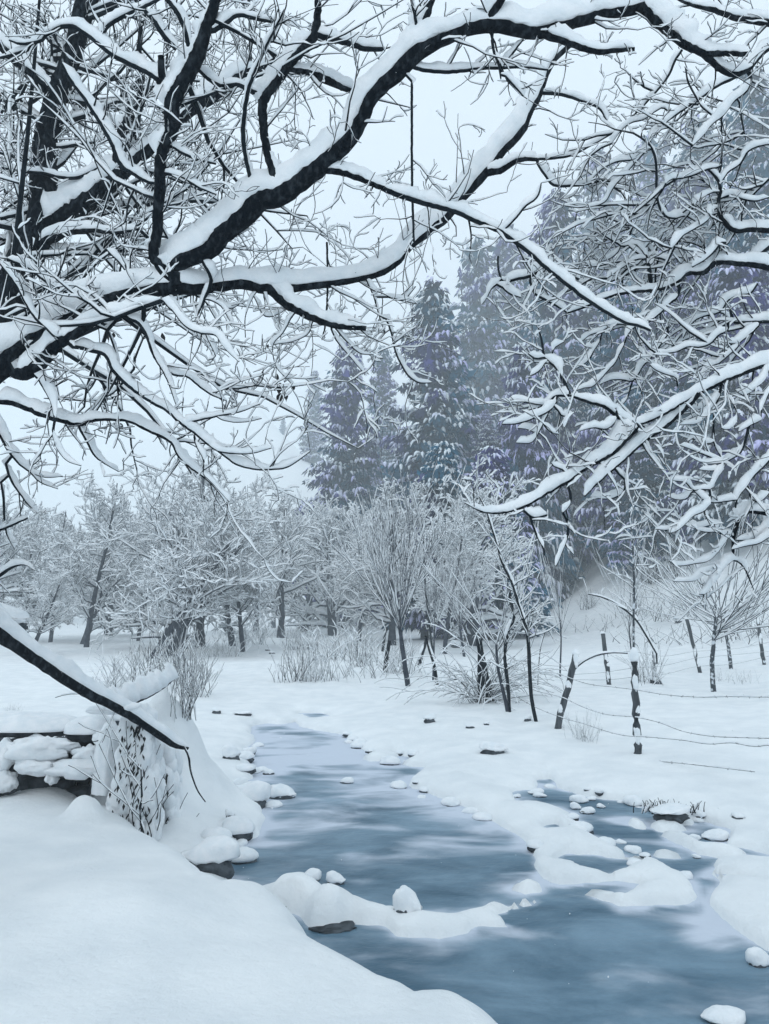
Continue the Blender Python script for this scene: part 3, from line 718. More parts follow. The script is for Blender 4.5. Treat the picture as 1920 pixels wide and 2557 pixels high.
def near_tree(key, label, base):
    root = empty('bare_tree', base); tag(root, label, 'tree')
    root_m = Vector(base)
    k = 0
    for q in TR:
        if q['tree'] != key: continue
        Pn = q['pts'][None] - np.array(base); Rn = q['r'][None]
        big = q['r'].max() > .02
        v, f = tubes(Pn, Rn, 10 if big else 6, .14 if big else .06)
        nm = 'trunk' if (q is TH_) else 'branch'
        ob = obj(nm, mesh(nm, v, f, M_bark if big else M_twig), root)
        v, f = snowtubes(Pn, Rn, 12 if big else 8, h0=SN[key][0], kr=SN[key][1], wig=.22 if big else .30, ragged=.45 if big else 0, wk=.40, steep=(.55, .95) if q is TH_ else ((.15, .48) if key == L_ else (.28, .66)))
        obj('snow', mesh('snow', v, f, M_snow), ob)
        k += 1
    sets = [tw[key], deep if key == L_ else rdeep]
    for s_, nm in zip(sets, ('twigs', 'inner_branches')):
        Pn, Rn = pack(s_); Pn = Pn - np.array(base)
        v, f = tubes(Pn, Rn, 4)
        ob = obj(nm, mesh(nm, v, f, M_twig), root); tag(ob, kind='stuff')
        v, f = snowtubes(Pn, Rn, 5, h0=SN[key][2], kr=1.5, wig=.5, gaps=.2)
        tag(obj('snow', mesh('snow', v, f, M_snow), ob), kind='stuff')
    return root
SN = {L_: (.017, 2.1, .0062), R_: (.024, 1.9, .008)}
lb = TH_['pts'][0]
TREE_L = near_tree(L_, 'huge dark old tree on the left whose snow-loaded limbs arch over the stream', (lb[0], lb[1], gz(lb[0], lb[1])))
rb = RA['pts'][0]
TREE_R = near_tree(R_, 'bare tree leaning in from the right edge with thick snow on its hooked branches', (rb[0] + .3, rb[1], gz(rb[0] + .3, rb[1])))
# their lower trunks, outside the picture
for root, st, r0 in ((TREE_L, TH_['pts'][0], TH_['r'][0]), (TREE_R, RA['pts'][0], RA['r'][0])):
    b = np.array(root.location); loc = np.array(st) - b
    pts = catmull(np.array([loc * [1, 1, 1], loc * [.8, .8, .6], [0, 0, .2], [0, 0, -.5]]), 14)
    v, f = tubes(pts[None], np.linspace(r0, r0 * 1.7 + .05, 14)[None], 12, .1)
    obj('trunk', mesh('trunk', v, f, M_bark), root)
# last year's leaves hanging from a twig
def leaf_mesh(L):
    n = 7; V = []; 
    for i in range(n):
        t = i / (n - 1); wd = .26 * L * math.sin(math.pi * min(1, t * 1.05 + .02)) ; z = -t * L
        V += [(-wd, .35 * wd + .05 * L * math.sin(t * 5), z), (0, -.25 * wd + .04 * L * t, z), (wd, .45 * wd, z - .02 * L)]
    Fq = []
    for i in range(n - 1):
        a = i * 3; Fq += [(a, a + 1, a + 4, a + 3), (a + 1, a + 2, a + 5, a + 4)]
    m_ = mesh('leaf', V, np.array(Fq), M_leaf); return m_
ldist = 4.55
for (x, y, L) in [(1160, 380, 26), (1195, 505, 50), (1210, 545, 60), (1214, 590, 58), (1228, 585, 48), (1204, 600, 50), (1271, 556, 30), (700, 330, 40), (470, 335, 45), (490, 330, 34), (520, 720, 40)]:
    p_ = P(*px('3', x, y), ldist)
    m_ = leaf_mesh(L * .578 / F * ldist)
    ob = obj('leaf', m_, TREE_L, p_ - TREE_L.location); ob.rotation_euler = (random.uniform(-.3, .3), random.uniform(-.4, .4), random.uniform(0, 6))

# ------------------------------------------------------------------ background trees
def tree_meshes(seed, H, spread, nl, lean=.1, ev=(.75, 1.35), tmat=None, clear=.25, lev=3, K=6, vase=False, rbase=.16, snow=(.02, 1.6), rmin=.007, maxn=2200, upb=.25):
    random.seed(seed)
    out = []; trunk = []
    p = Vector((0, 0, -.3)); d = Vector((random.uniform(-lean, lean), random.uniform(-lean, lean), 1)).normalized()
    n = 12; TL = H * (.92 if not vase else .42)
    for i in range(n):
        trunk.append(p.copy()); d = (d + rv(.05)).normalized(); p = p + d * TL / (n - 1)
    tr = [max(rmin, rbase * (1 - .82 * i / (n - 1)) if not vase else rbase * (1 - .4 * i / (n - 1))) for i in range(n)]
    if vase:
        for _ in range(nl):
            i = random.randint(n - 4, n - 1); a = random.uniform(0, 6.28); e = random.uniform(*ev)
            nd = Vector((math.cos(a) * math.cos(e), math.sin(a) * math.cos(e), math.sin(e)))
            grow(trunk[i], nd, H * random.uniform(.35, .62), rbase * random.uniform(.16, .3), lev, out, K, .05, .05, (2, 4), 1, rmin, (.2, .5), (.35, .6))
    else:
        for j in range(nl):
            f = clear + (1 - clear) * (j + random.random()) / nl
            i = min(n - 1, int(f * (n - 1))); q = trunk[i]; a = random.uniform(0, 6.28)
            prof = math.sin(math.pi * min(1, (f - clear) / (1 - clear) * .75 + .28)) ** .7
            e = random.uniform(-.05, .45) + (f - clear) * 1.0
            nd = Vector((math.cos(a) * math.cos(e), math.sin(a) * math.cos(e), math.sin(e)))
            grow(q, nd, spread * prof * random.uniform(.75, 1.15), max(rmin * 1.6, tr[i] * .42), lev, out, K, .17, .03, (3, 6), 1, rmin, (.5, 1.0), (.34, .6))
    if len(out) > maxn:
        out.sort(key=lambda q: -q[2]); keep = [q for q in out if q[2] > 0]; rest = [q for q in out if q[2] == 0]; random.shuffle(rest)
        out = keep + rest[:max(0, maxn - len(keep))]
    Tn = np.array([[tuple(q) for q in trunk]]); Tr = np.array([tr])
    Pn, Rn = pack(out)
    v, f = tubes(Tn, Tr, 8, .1)
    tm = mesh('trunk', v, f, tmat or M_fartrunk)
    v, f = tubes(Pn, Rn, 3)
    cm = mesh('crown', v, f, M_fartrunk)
    v, f = snowtubes(Pn, Rn, 4, h0=snow[0], kr=snow[1], wig=.5, steep=(.08, .3))
    v2, f2 = snowtubes(Tn, Tr, 7, h0=.02, kr=.8, steep=(.15, .5))
    sm = mesh('snow', v, f, M_snow)
    return tm, cm, sm
def make_tree(name, ms):
    r = empty(name)
    for nm, m_ in zip(('trunk', 'crown', 'snow'), ms):
        ob = obj(nm, m_, r)
        if nm != 'trunk': ob['kind'] = 'stuff'
    return r
PT = [make_tree('snowy_tree', tree_meshes(11, 12, 4.6, 34, lean=.12, clear=.22, snow=(.055, 1.6), rmin=.0125, maxn=2500, rbase=.34)),
      make_tree('snowy_tree', tree_meshes(23, 11, 4.2, 32, lean=.25, clear=.28, snow=(.055, 1.6), rmin=.0125, maxn=2500, rbase=.28)),
      make_tree('snowy_tree', tree_meshes(37, 12, 3.2, 34, lean=.06, clear=.22, snow=(.055, 1.6), rmin=.0125, maxn=2500, rbase=.18)),
      make_tree('snowy_tree', tree_meshes(41, 10, 4.8, 36, lean=.3, clear=.15, snow=(.055, 1.6), rmin=.0125, maxn=2500, rbase=.38))]
PV = [make_tree('young_tree', tree_meshes(51, 6.0, 0, 26, vase=True, rbase=.085, snow=(.009, .8), rmin=.0072, lean=.15, K=7, lev=2, maxn=620)),
      make_tree('young_tree', tree_meshes(52, 5.2, 0, 13, vase=True, rbase=.06, snow=(.009, .8), rmin=.0072, lean=.12, K=7, lev=1, maxn=220)),
      make_tree('young_tree', tree_meshes(57, 5.4, 0, 26, vase=True, rbase=.07, ev=(.15, .95), tmat=M_birch, snow=(.014, 1.0), rmin=.008, lean=.10, K=7, lev=1, maxn=380))]
for r_ in PT + PV: r_['_proto'] = 1
used = set()
def plant(proto, px_, d, H0, Hn, label, group=None, rz=None, name=None, base=None, sx=1.0, cat='tree', tilt=None):
    loc, py = placed(px_, d) if base is None else (base, 0)
    s = Hn / H0 * (1.08 if group and 'valley' in group else 1)
    rz = random.uniform(0, 6.28) if rz is None else rz
    if id(proto) not in used:
        used.add(id(proto)); r = proto; r.location = loc; r.rotation_euler = (0, 0, rz); r.scale = (s * sx, s * sx, s)
    else: r = dup(proto, loc, rz, (s * sx, s * sx, s))
    if tilt: r.rotation_euler = (tilt[0], tilt[1], rz)
    for k_ in ('label', 'group'): 
        if k_ in r: del r[k_]
    tag(r, label, cat, group)
    return r
random.seed(5)
DEC = [  # proto, px, distance, height, label
    (0, 500, 47, 11.5, 'widest snow-covered bare tree with a thick forked trunk left of the stream'),
    (3, 455, 44, 8.5, 'bare tree with several bent trunks crowded beside the thick forked tree'),
    (1, 378, 37, 8.4, 'dark slanting bare tree leaning right over the snow-buried shrubs'),
    (1, 412, 39, 8.8, 'second slanting bare tree just right of the dark leaning one'),
    (2, 607, 43, 9.4, 'upright bare tree with short dead stubs along its trunk'),
    (1, 580, 52, 9.0, 'bare tree leaning left beside the trunk with dead stubs'),
    (0, 700, 70, 12.5, 'hazy bare tree where the stream bends out of sight'),
    (2, 895, 60, 11.5, 'spreading bare tree with a lone straight trunk before the dark conifers'),
    (0, 978, 52, 10.5, 'bushy bare tree behind the forked young tree on the right bank'),
    (3, 830, 78, 13, 'dense rounded bare tree at the foot of the purple conifers'),
    (0, 1060, 62, 12, 'frosted bare tree at the foot of the darkest conifer'),
    (3, 1180, 48, 9.5, 'low frosted bare tree in front of the hillside conifers'),
    (2, 1110, 40, 8.0, 'slim frosted bare tree behind the tangle of arching stems'),
    (3, 760, 95, 14, 'far bare tree between the stream bend and the first conifer'),
    (2, 345, 60, 11, 'pair-like bare tree showing two blue trunks at the wood edge'),
    (2, 215, 47, 11.5, 'tall slender bare tree rising from the white field on the left'),
    (1, 205, 56, 10, 'clump-like bare tree with close dark trunks left of the slender one'),
    (2, 125, 58, 10.5, 'dark trunked bare tree in the middle of the left wood'),
    (0, 60, 62, 10.5, 'bare tree near the left edge above the broken log end'),
    (1, 75, 40, 4.5, 'small crooked bare tree standing out on the white field'),
    (0, -40, 55, 11, 'wide bare tree cut by the left edge of the view'),
    (3, 270, 72, 11, 'rounded hazy bare tree in the second row of the left wood'),
    (0, 420, 80, 13.5, 'hazy bare tree topping the crowns left of the stream'),
    (2, 560, 90, 14.5, 'tall hazy bare tree with an open twiggy top above the crowns'),
    (0, 640, 100, 14, 'palest bare tree beyond the stream bend'),
]
for k, x, d, h, lab in DEC:
    H0 = (12, 11, 12, 10)[k]
    r = plant(PT[k], x, d, H0, h, lab, 'snow-covered bare trees along the valley')
    if 'leaning right' in lab or 'second slanting' in lab: r.rotation_euler = (0, .26, 0)
    if 'leaning left' in lab: r.rotation_euler = (0, -.25, 1)
for i_ in range(15):
    x = random.uniform(-150, 330) if i_ < 9 else random.uniform(650, 1250); d = random.uniform(85, 190)
    plant(PT[i_ % 4], x, d, 12, random.uniform(9, 12) * d / 95, 'hazy bare tree in the %s of the wood, %s' % ('nearer back row' if d < 95 else 'middle back row' if d < 125 else 'farthest row', 'at the left edge' if x < 0 else 'behind the crooked small tree' if x < 120 else 'behind the slender trees' if x < 250 else 'behind the slanting trees' if x < 400 else 'left of the stream bend' if x < 800 else 'below the purple conifers' if x < 1000 else 'below the drooping conifers'), 'back rows of the wood')

VAS = [(0, 1020, 1713, 5.9, 'forked young tree fanning out above the right bank of the stream', 1.0),
       (1, 1272, 1777, 3.9, 'young tree with a snow-caught fan of shoots right of the tangled bush', 1.0),
       (1, 1398, 1690, 5.2, 'thin pole-like sapling with upright shoots behind the leaning post', .55),
       (2, 1782, 1728, 5.0, 'mottled young tree whose shoots spread widely, left of the other mottled one', 1.05),
       (2, 1826, 1672, 5.4, 'mottled young tree standing behind and right of the widely spreading one', 1.0),
       (1, 1590, 1700, 4.6, 'tall thin sapling rising straight behind the broad fence post', .5),
       (1, 1080, 1700, 4.3, 'thin sapling close behind the forked young tree', .7),
       (0, 1160, 1640, 5.5, 'frosted young tree behind the tangled bush', 1.0)]
for k, x, y, h, lab, sx in VAS:
    plant(PV[k], x, 0, (6.0, 5.2, 5.4)[k], h, lab, 'young trees on the right bank', base=pick(x, y), sx=sx)

# hand-drawn slender stems of the right bank (each its own sapling)
def stem_thing(name, label, cat, segs, mat, d=None, snow=(.012, 1.2), group=None, n=8, twn=0, rough=.15, base_mat=None, dtop=0.):
    pts = []
    for t, s in segs: pts += parse(t, s)
    b = pick(pts[0][0], pts[0][1]) if d is None else P(pts[0][0], pts[0][1], d)
    dist = b.y
    arr = np.array(pts); L = np.sum(np.linalg.norm(np.diff(arr[:, :2], axis=0), axis=1))
    K = int(max(6, min(40, L / 14))); a = catmull(arr, K)
    W3 = np.array([P(x, y, dist + dtop * i / (K - 1)) for i, (x, y, _) in enumerate(a)])
    r = np.maximum(a[:, 2] / 2 / F * dist, .003)
    root = empty(name, b); W3 = W3 - np.array(b)
    W3 = np.concatenate((W3[:1] - [[0, 0, .25]], W3)); r = np.concatenate((r[:1], r))
    tag(root, label, cat, group)
    v, f = tubes(W3[None], r[None], n, rough)
    obj('trunk', mesh('trunk', v, f, mat), root)
    out = []
    for _ in range(twn):
        i = random.randint(K // 3, K); a_ = random.uniform(0, 6.28)
        grow(Vector(W3[i]), Vector((math.cos(a_), math.sin(a_), random.uniform(.2, 1.4))), random.uniform(.3, .9), max(.004, r[i] * .4), 1, out, 6, .12, .06, (1, 3), 1, .0035)
    if out:
        Pn, Rn = pack(out); v, f = tubes(Pn, Rn, 3)
        tag(obj('twigs', mesh('twigs', v, f, M_twig), root), kind='stuff')
        Pn = Pn; v, f = snowtubes(Pn, Rn, 5, h0=snow[0], kr=snow[1])
        tag(obj('snow', mesh('snow', v, f, M_snow), root), kind='stuff')
    v, f = snowtubes(W3[None], r[None], 6, h0=snow[0], kr=snow[1])
    obj('snow', mesh('snow', v, f, M_snow), root)
    return root
stem_thing('leaning_sapling', 'long dark sapling leaning left in front of the tangled bush', 'tree', [('6', '655,905,16;635,800,16;628,700,16;612,500,15;580,400,14;550,300,12;510,220,11;490,150,10;462,60,9'), ('4', '440,1100,7;410,1040,5')], M_bark, twn=30)
stem_thing('bent_sapling', 'long thin stem arching down to the right over the rear fence', 'sapling', [('6', '1175,610,7;1130,530,9;1080,455,10;1010,400,9;940,365,7;880,352,5')], M_twig, d=19., twn=3)
stem_thing('bent_sapling', 'thin bowed stem bending from the leaning post to the rear fence post', 'sapling', [('6', '800,700,8;850,650,8;920,615,7;990,605,6;1050,608,5')], M_twig, d=14., twn=0)
stem_thing('dry_plant', 'single upright dry stem between the leaning sapling and the leaning post', 'plant', [('6', '662,745,4;668,640,4;675,580,4;692,520,5')], M_twig, twn=2)
stem_thing('thin_sapling', 'thin pole-like sapling rising just right of the forked young tree', 'sapling', [('6', '212,620,9;200,540,9;188,430,9;175,300,8;168,120,7;160,20,5')], M_twig, twn=16)
stem_thing('thin_sapling', 'slim upright sapling behind the left part of the tangled bush', 'sapling', [('6', '342,535,12;332,420,12;318,330,10;305,230,8;300,120,6')], M_fartrunk, twn=14)
stem_thing('knobbly_sapling', 'knobbly dark sapling at the right edge of the tangled bush', 'sapling', [('6', '542,862,13;532,740,14;520,600,16;535,510,14;560,455,12;545,380,14;538,320,10')], M_bark, twn=10, rough=.5)
stem_thing('thin_sapling', 'very tall thin sapling behind the broad post, its top among the overhead twigs', 'sapling', [('6', '1076,610,9;1076,450,10;1078,300,10;1070,120,8;1058,0,6')], M_birch, d=15.5, twn=16)
stem_thing('thin_sapling', 'second thin sapling crossing the very tall one behind the broad post', 'sapling', [('6', '1085,420,8;1092,280,9;1100,150,8;1118,40,6')], M_birch, d=24, twn=10)
stem_thing('leaning_stick', 'dark stick leaning right at the left end of the bank brush', 'stick', [('6', '2,690,18;10,620,18;22,552,14')], M_bark)
stem_thing('leaning_stick', 'upper dark stick behind the bank brush', 'stick', [('6', '-8,600,12;0,540,12;12,495,9')], M_bark)
stem_thing('fence_stick', 'short stick leaning right against the forked young tree', 'stick', [('6', '150,660,16;165,600,16;178,560,12;175,530,9')], M_bark)
stem_thing('fence_stick', 'short stick leaning left beside the forked young tree', 'stick', [('6', '228,745,14;210,640,13;190,580,11;180,535,8')], M_bark)
stem_thing('dead_trunk', 'charred looking broken trunk inside the tangled bush', 'dead tree', [('6', '440,815,70;432,750,62;425,700,46;420,640,32;412,580,26;408,545,22')], M_bark, n=12, rough=.35)

# ------------------------------------------------------------------ conifers
def conifer_meshes(seed, H, W, step=.40, nb=8, dens=1.0, droop=.5):
    r_ = np.random.default_rng(seed)
    sp = []
    core = []
    z = 1.2
    while z < H - .25:
        f = z / H
        L0 = W * (1 - f) ** .58 * (.60 + .40 * min(1, f / .10)) + .25
        nbz = max(5, int(nb * (.55 + .45 * (1 - f)) + r_.integers(-1, 2)))
        a0 = r_.random() * 6.28
        for b in range(nbz):
            a = a0 + b * 6.283 / nbz + r_.normal(0, .2); L = L0 * r_.uniform(.60, 1.20); zb = z + r_.normal(0, .14)
            ns = max(3, int(L / .20 * dens)); up = r_.uniform(.05, .30)
            bare = r_.random() < .12
            for s in range(ns):
                t = (s + r_.random()) / ns
                if t < .12 and L > 1: continue
                rr_ = L * t; wmax = min(1.3, .34 * L) * (1.15 - t) + .06
                sg = 1 if s % 2 else -1
                side = sg * abs(r_.normal(0, .6)) * wmax
                x = math.cos(a) * rr_ - math.sin(a) * side; y = math.sin(a) * rr_ + math.cos(a) * side
                zz = zb + up * rr_ - droop * .30 * rr_ * rr_ / max(L0, 1) - abs(side) * .35 + r_.normal(0, .04)
                sp.append((x, y, zz, a + sg * r_.uniform(.15, 1.1), r_.uniform(.42, .85) * (.7 + .3 * (1 - f)), r_.uniform(.30, 1.0), 0 if bare else 1))
            for _ in range(max(2, int(L * 3.0))):
                t = r_.random() ** .8; q = L * t * .92
                core.append((math.cos(a) * q + r_.normal(0, .22), math.sin(a) * q + r_.normal(0, .22), zb + up * q - droop * .3 * q * q / max(L0, 1) - .25 + r_.normal(0, .15)))
        z += step * (1.0 if f < .7 else .75)
    sp = np.array(sp); n = len(sp)
    ax = np.stack([np.cos(sp[:, 3]), np.sin(sp[:, 3])], -1); dr = sp[:, 5]
    L = sp[:, 4]
    # each spray: a drooping finger of needles with snow along its back
    K = 4; t = np.linspace(0, 1, K)
    Pn = np.zeros((n, K, 3)); out = L[:, None] * (t ** .8 * .62)[None]
    Pn[..., 0] = sp[:, 0, None] + ax[:, 0, None] * out; Pn[..., 1] = sp[:, 1, None] + ax[:, 1, None] * out
    Pn[..., 2] = sp[:, 2, None] - (dr * L)[:, None] * (t ** 1.7)[None]
    R = (L[:, None] * .25) * np.array([.7, 1.0, .85, .15])[None]
    aa = np.arctan2(sp[:, 1], sp[:, 0]); pat = fbm(aa * 1.3 + seed * 9, sp[:, 2] * .38) + .5 * fbm(aa * 3.1, sp[:, 2] * 1.3 + 40)
    rad = np.hypot(sp[:, 0], sp[:, 1]) / (W * np.clip(1 - sp[:, 2] / H, .05, 1) ** .58 + .3)
    keep = r_.random(n) < np.clip(1.2 + 1.6 * pat + .5 * (rad - .6), 0, .96) * sp[:, 6]
    Ps, Rs = Pn[keep], R[keep]
    T, Sd, U = frames(Ps)
    m = 4; ang = np.arange(m) * 2 * np.pi / m + np.pi / 2
    V = Ps[:, :, None, :] + np.array([0, 0, .10]) + Rs[:, :, None, None] * (np.cos(ang)[:, None] * Sd[:, :, None, :] * .95 + np.where(np.sin(ang) > 0, .8, .25)[:, None] * np.sin(ang)[:, None] * U[:, :, None, :])
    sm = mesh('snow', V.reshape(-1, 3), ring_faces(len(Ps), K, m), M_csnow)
    # needles: ragged blades hanging below and beside
    nbl = 5
    Vb = []
    for q in range(nbl):
        o_ = r_.normal(0, .11, (n, 3)); o_[:, 2] = -abs(o_[:, 2]) - .02
        p0 = Pn[:, 0] + o_; p1 = Pn[:, 2] + o_ * 1.6 + r_.normal(0, .05, (n, 3)); sdv = np.cross(p1 - p0, r_.normal(0, 1, (n, 3)))
        sdv /= np.linalg.norm(sdv, axis=1, keepdims=True) + 1e-9; wdt = L[:, None] * r_.uniform(.09, .2, (n, 1))
        mid = (p0 + p1) / 2
        Vb.append(np.stack([p0, mid + sdv * wdt, p1 + (p1 - mid) * .5, mid - sdv * wdt], 1))
    Vb = np.concatenate(Vb).reshape(-1, 3)
    # inner boughs
    c = np.array(core); nc = len(c)
    e1 = r_.normal(0, 1, (nc, 3)); e1 /= np.linalg.norm(e1, axis=1, keepdims=True); e2 = np.cross(e1, r_.normal(0, 1, (nc, 3))); e2 /= np.linalg.norm(e2, axis=1, keepdims=True)
    sz = r_.uniform(.3, .7, (nc, 1))
    Vc = np.stack([c + e1 * sz, c + e2 * sz * .5, c - e1 * sz, c - e2 * sz * .5], 1).reshape(-1, 3)
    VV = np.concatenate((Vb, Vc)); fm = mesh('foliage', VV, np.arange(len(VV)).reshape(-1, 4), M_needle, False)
    Tn = np.array([[[0, 0, -1.], [.03, 0, H * .25], [0, .04, H * .5], [.02, 0, H * .75], [0, 0, H]]]); Tr = np.array([[.36, .28, .19, .11, .02]]) * H / 24
    v, f = tubes(Tn, Tr, 8)
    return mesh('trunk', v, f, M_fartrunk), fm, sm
def make_conifer(ms):
    r = empty('conifer')
    for nm, m_ in zip(('trunk', 'foliage', 'snow'), ms):
        ob = obj(nm, m_, r)
        if nm != 'trunk': ob['kind'] = 'stuff'
    return r
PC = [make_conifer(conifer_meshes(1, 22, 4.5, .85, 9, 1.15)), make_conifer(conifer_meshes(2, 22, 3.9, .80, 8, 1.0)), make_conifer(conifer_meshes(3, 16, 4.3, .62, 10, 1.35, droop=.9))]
PH0 = (22, 22, 16)
def ctop(k, xt, yt, d, label, sx=1., group='conifers on the hillside'):
    """a conifer whose tip shows at that pixel, rooted where the hillside is at that distance"""
    tip = P(xt, yt, d); b = Vector((tip.x, d, gz(tip.x, d)))
    Hn = max(6., tip.z - b.z)
    s = Hn / PH0[k]
    r = plant(PC[k], 0, 0, PH0[k], Hn, label, group, base=b, sx=sx * (max(.9, min(1.3, 1 / s ** .5)) if k < 2 else max(.62, min(1.2, 1 / s ** .8))) )
    return Hn
random.seed(9)
CON = [
    (1, 612, 900, 330, 'faintest conifer at the far left end of the hillside forest'),
    (1, 680, 800, 250, 'pale hazy conifer just left of the first teal conifer'),
    (0, 752, 735, 118, 'first teal conifer at the left end of the forest with a jagged left side'),
    (1, 828, 745, 175, 'lavender conifer squeezed behind the first teal conifer'),
    (0, 935, 598, 98, 'dark purple conifer with the tallest crown in the middle of the picture'),
    (1, 1028, 512, 170, 'pale topped conifer behind the middle dark one'),
    (0, 1100, 480, 180, 'hazy conifer under the crossing thin branch'),
    (0, 1200, 405, 112, 'big blue conifer beneath the gap in the overhead branches'),
    (1, 1290, 320, 210, 'hazy conifer high on the ridge left of the skyline gap'),
    (1, 1400, 285, 170, 'blue hazy conifer high on the slope behind the hanging branch'),
    (0, 1500, 250, 120, 'conifer high on the slope below the upper right limb'),
    (0, 1620, 140, 100, 'tall dark conifer near the upper right corner'),
    (0, 1720, 60, 90, 'tallest dark conifer at the right edge'),
    (2, 1130, 735, 80, 'heavily drooping snowy conifer right of the dark purple one'),
    (2, 955, 950, 62, 'low broad conifer with drooping white boughs behind the bare trees'),
    (2, 1205, 800, 90, 'drooping snowy conifer behind the tip of the right-hand limb'),
    (0, 1330, 600, 78, 'dense grey conifer in the centre of the slope'),
    (2, 1432, 790, 78, 'heavily drooping conifer above the small snow clearing'),
    (0, 1480, 520, 75, 'grey conifer behind the tangle of hooked branches'),
    (2, 1560, 780, 62, 'drooping conifer on the right above the mottled young trees'),
    (0, 1620, 420, 66, 'dark conifer behind the hooked branches at the right'),
    (2, 1352, 945, 98, 'small drooping conifer on the left side of the snow clearing'),
    (2, 1060, 960, 58, 'frosted low conifer behind the fan-shaped young tree'),
]
for k, x, y, d, lab in CON:
    h_ = ctop(k, x * 1.156, y * 1.156, d, lab); print('con', x * 1.156, d, round(h_, 1), round(placed(x * 1.156, d)[1]))
cnt = 0
for d in (62, 72, 84, 96, 110, 126, 145, 170):
    for x in np.arange(700, 2120, 1850 * 5.0 / d):
        x = x + random.uniform(-30, 30)
        pt, py = placed(x, d)
        s = (pt.x - HA[0]) * HN[0] + (pt.y - HA[1]) * HN[1]
        if s < 6 or (1385 < x < 1560 and py > 1345) or (1560 <= x < 1760 and py > 1430): continue
        # keep them below the skyline of the photograph
        sky_y = np.interp(x, [700, 780, 870, 960, 1080, 1180, 1300, 1390, 1480, 1620, 1750, 1900, 2200], [1150, 960, 880, 860, 720, 610, 560, 490, 400, 350, 300, 180, 60])
        top = P(x, sky_y + random.uniform(0, 85), d).z - pt.z
        if top < 8: continue
        Hn = min(top, random.uniform(17, 27))
        plant(PC[cnt % 2 if d > 70 else 2], 0, 0, PH0[cnt % 2 if d > 70 else 2], Hn, 'snowy conifer massed %s, %s' % (['at the left end of the forest', 'behind the middle dark conifer', 'above the snow clearing', 'behind the hooked branches', 'at the right edge'][int(np.interp(x, [980, 1200, 1450, 1700, 1900], [0, 1, 2, 3, 4]) + .5)],
              'low near the foot of the slope' if d < 75 else 'just behind the front row' if d < 90 else 'halfway up the slope' if d < 105 else 'above the middle of the slope' if d < 120 else 'high on the slope' if d < 140 else 'near the ridge'), 'massed conifers of the hillside', base=pt, sx=max(.9, min(1.3, (22 / Hn) ** .5)))
        cnt += 1
print('fill conifers', cnt)

# ------------------------------------------------------------------ shrubs and dry plants
def shrub_meshes(seed, H, n, spread, lev=1, r0=.008, snow=(.014, 1.5), arch=0., K=7):
    random.seed(seed); out = []
    for _ in range(n):
        a = random.uniform(0, 6.28); e = random.uniform(.7, 1.5) if not arch else random.uniform(.5, 1.3)
        b = Vector((random.gauss(0, spread * .35), random.gauss(0, spread * .35), -.08))
        nd = Vector((math.cos(a) * math.cos(e), math.sin(a) * math.cos(e), math.sin(e)))
        grow(b, nd, H * random.uniform(.55, 1.15), r0 * random.uniform(.7, 1.3), lev, out, K, .09, .04 - arch, (1, 4), 1, r0 * .45, (.3, .8), (.3, .55))
    Pn, Rn = pack(out); v, f = tubes(Pn, Rn, 4)
    a = mesh('stems', v, f, M_twig); v, f = snowtubes(Pn, Rn, 6, h0=snow[0], kr=snow[1], steep=(.1, .35), wig=.6)
    return a, mesh('snow', v, f, M_snow)
def make_shrub(name, ms):
    r = empty(name)
    for nm, m_ in zip(('stems', 'snow'), ms): tag(obj(nm, m_, r), kind='stuff')
    return r
PS = [make_shrub('shrub', shrub_meshes(61, 1.1, 34, .9, 1, .006, (.006, 1.0))), make_shrub('shrub', shrub_meshes(62, .8, 46, .8, 1, .0055, (.009, 1.2))),
      make_shrub('arching_bush', shrub_meshes(63, 1.9, 75,   .5, 1, .009, (.011, 1.2), arch=.16, K=9)),
      make_shrub('dry_shrub', shrub_meshes(65, 1.1, 30, .7, 1, .010, (.004, .9))),
      make_shrub('dry_reeds', shrub_meshes(64, .7, 30, 1.0, 0, .005, (.006, 1.0)))]
SH0 = (1.1, .8, 1.9, 1.1, .7)
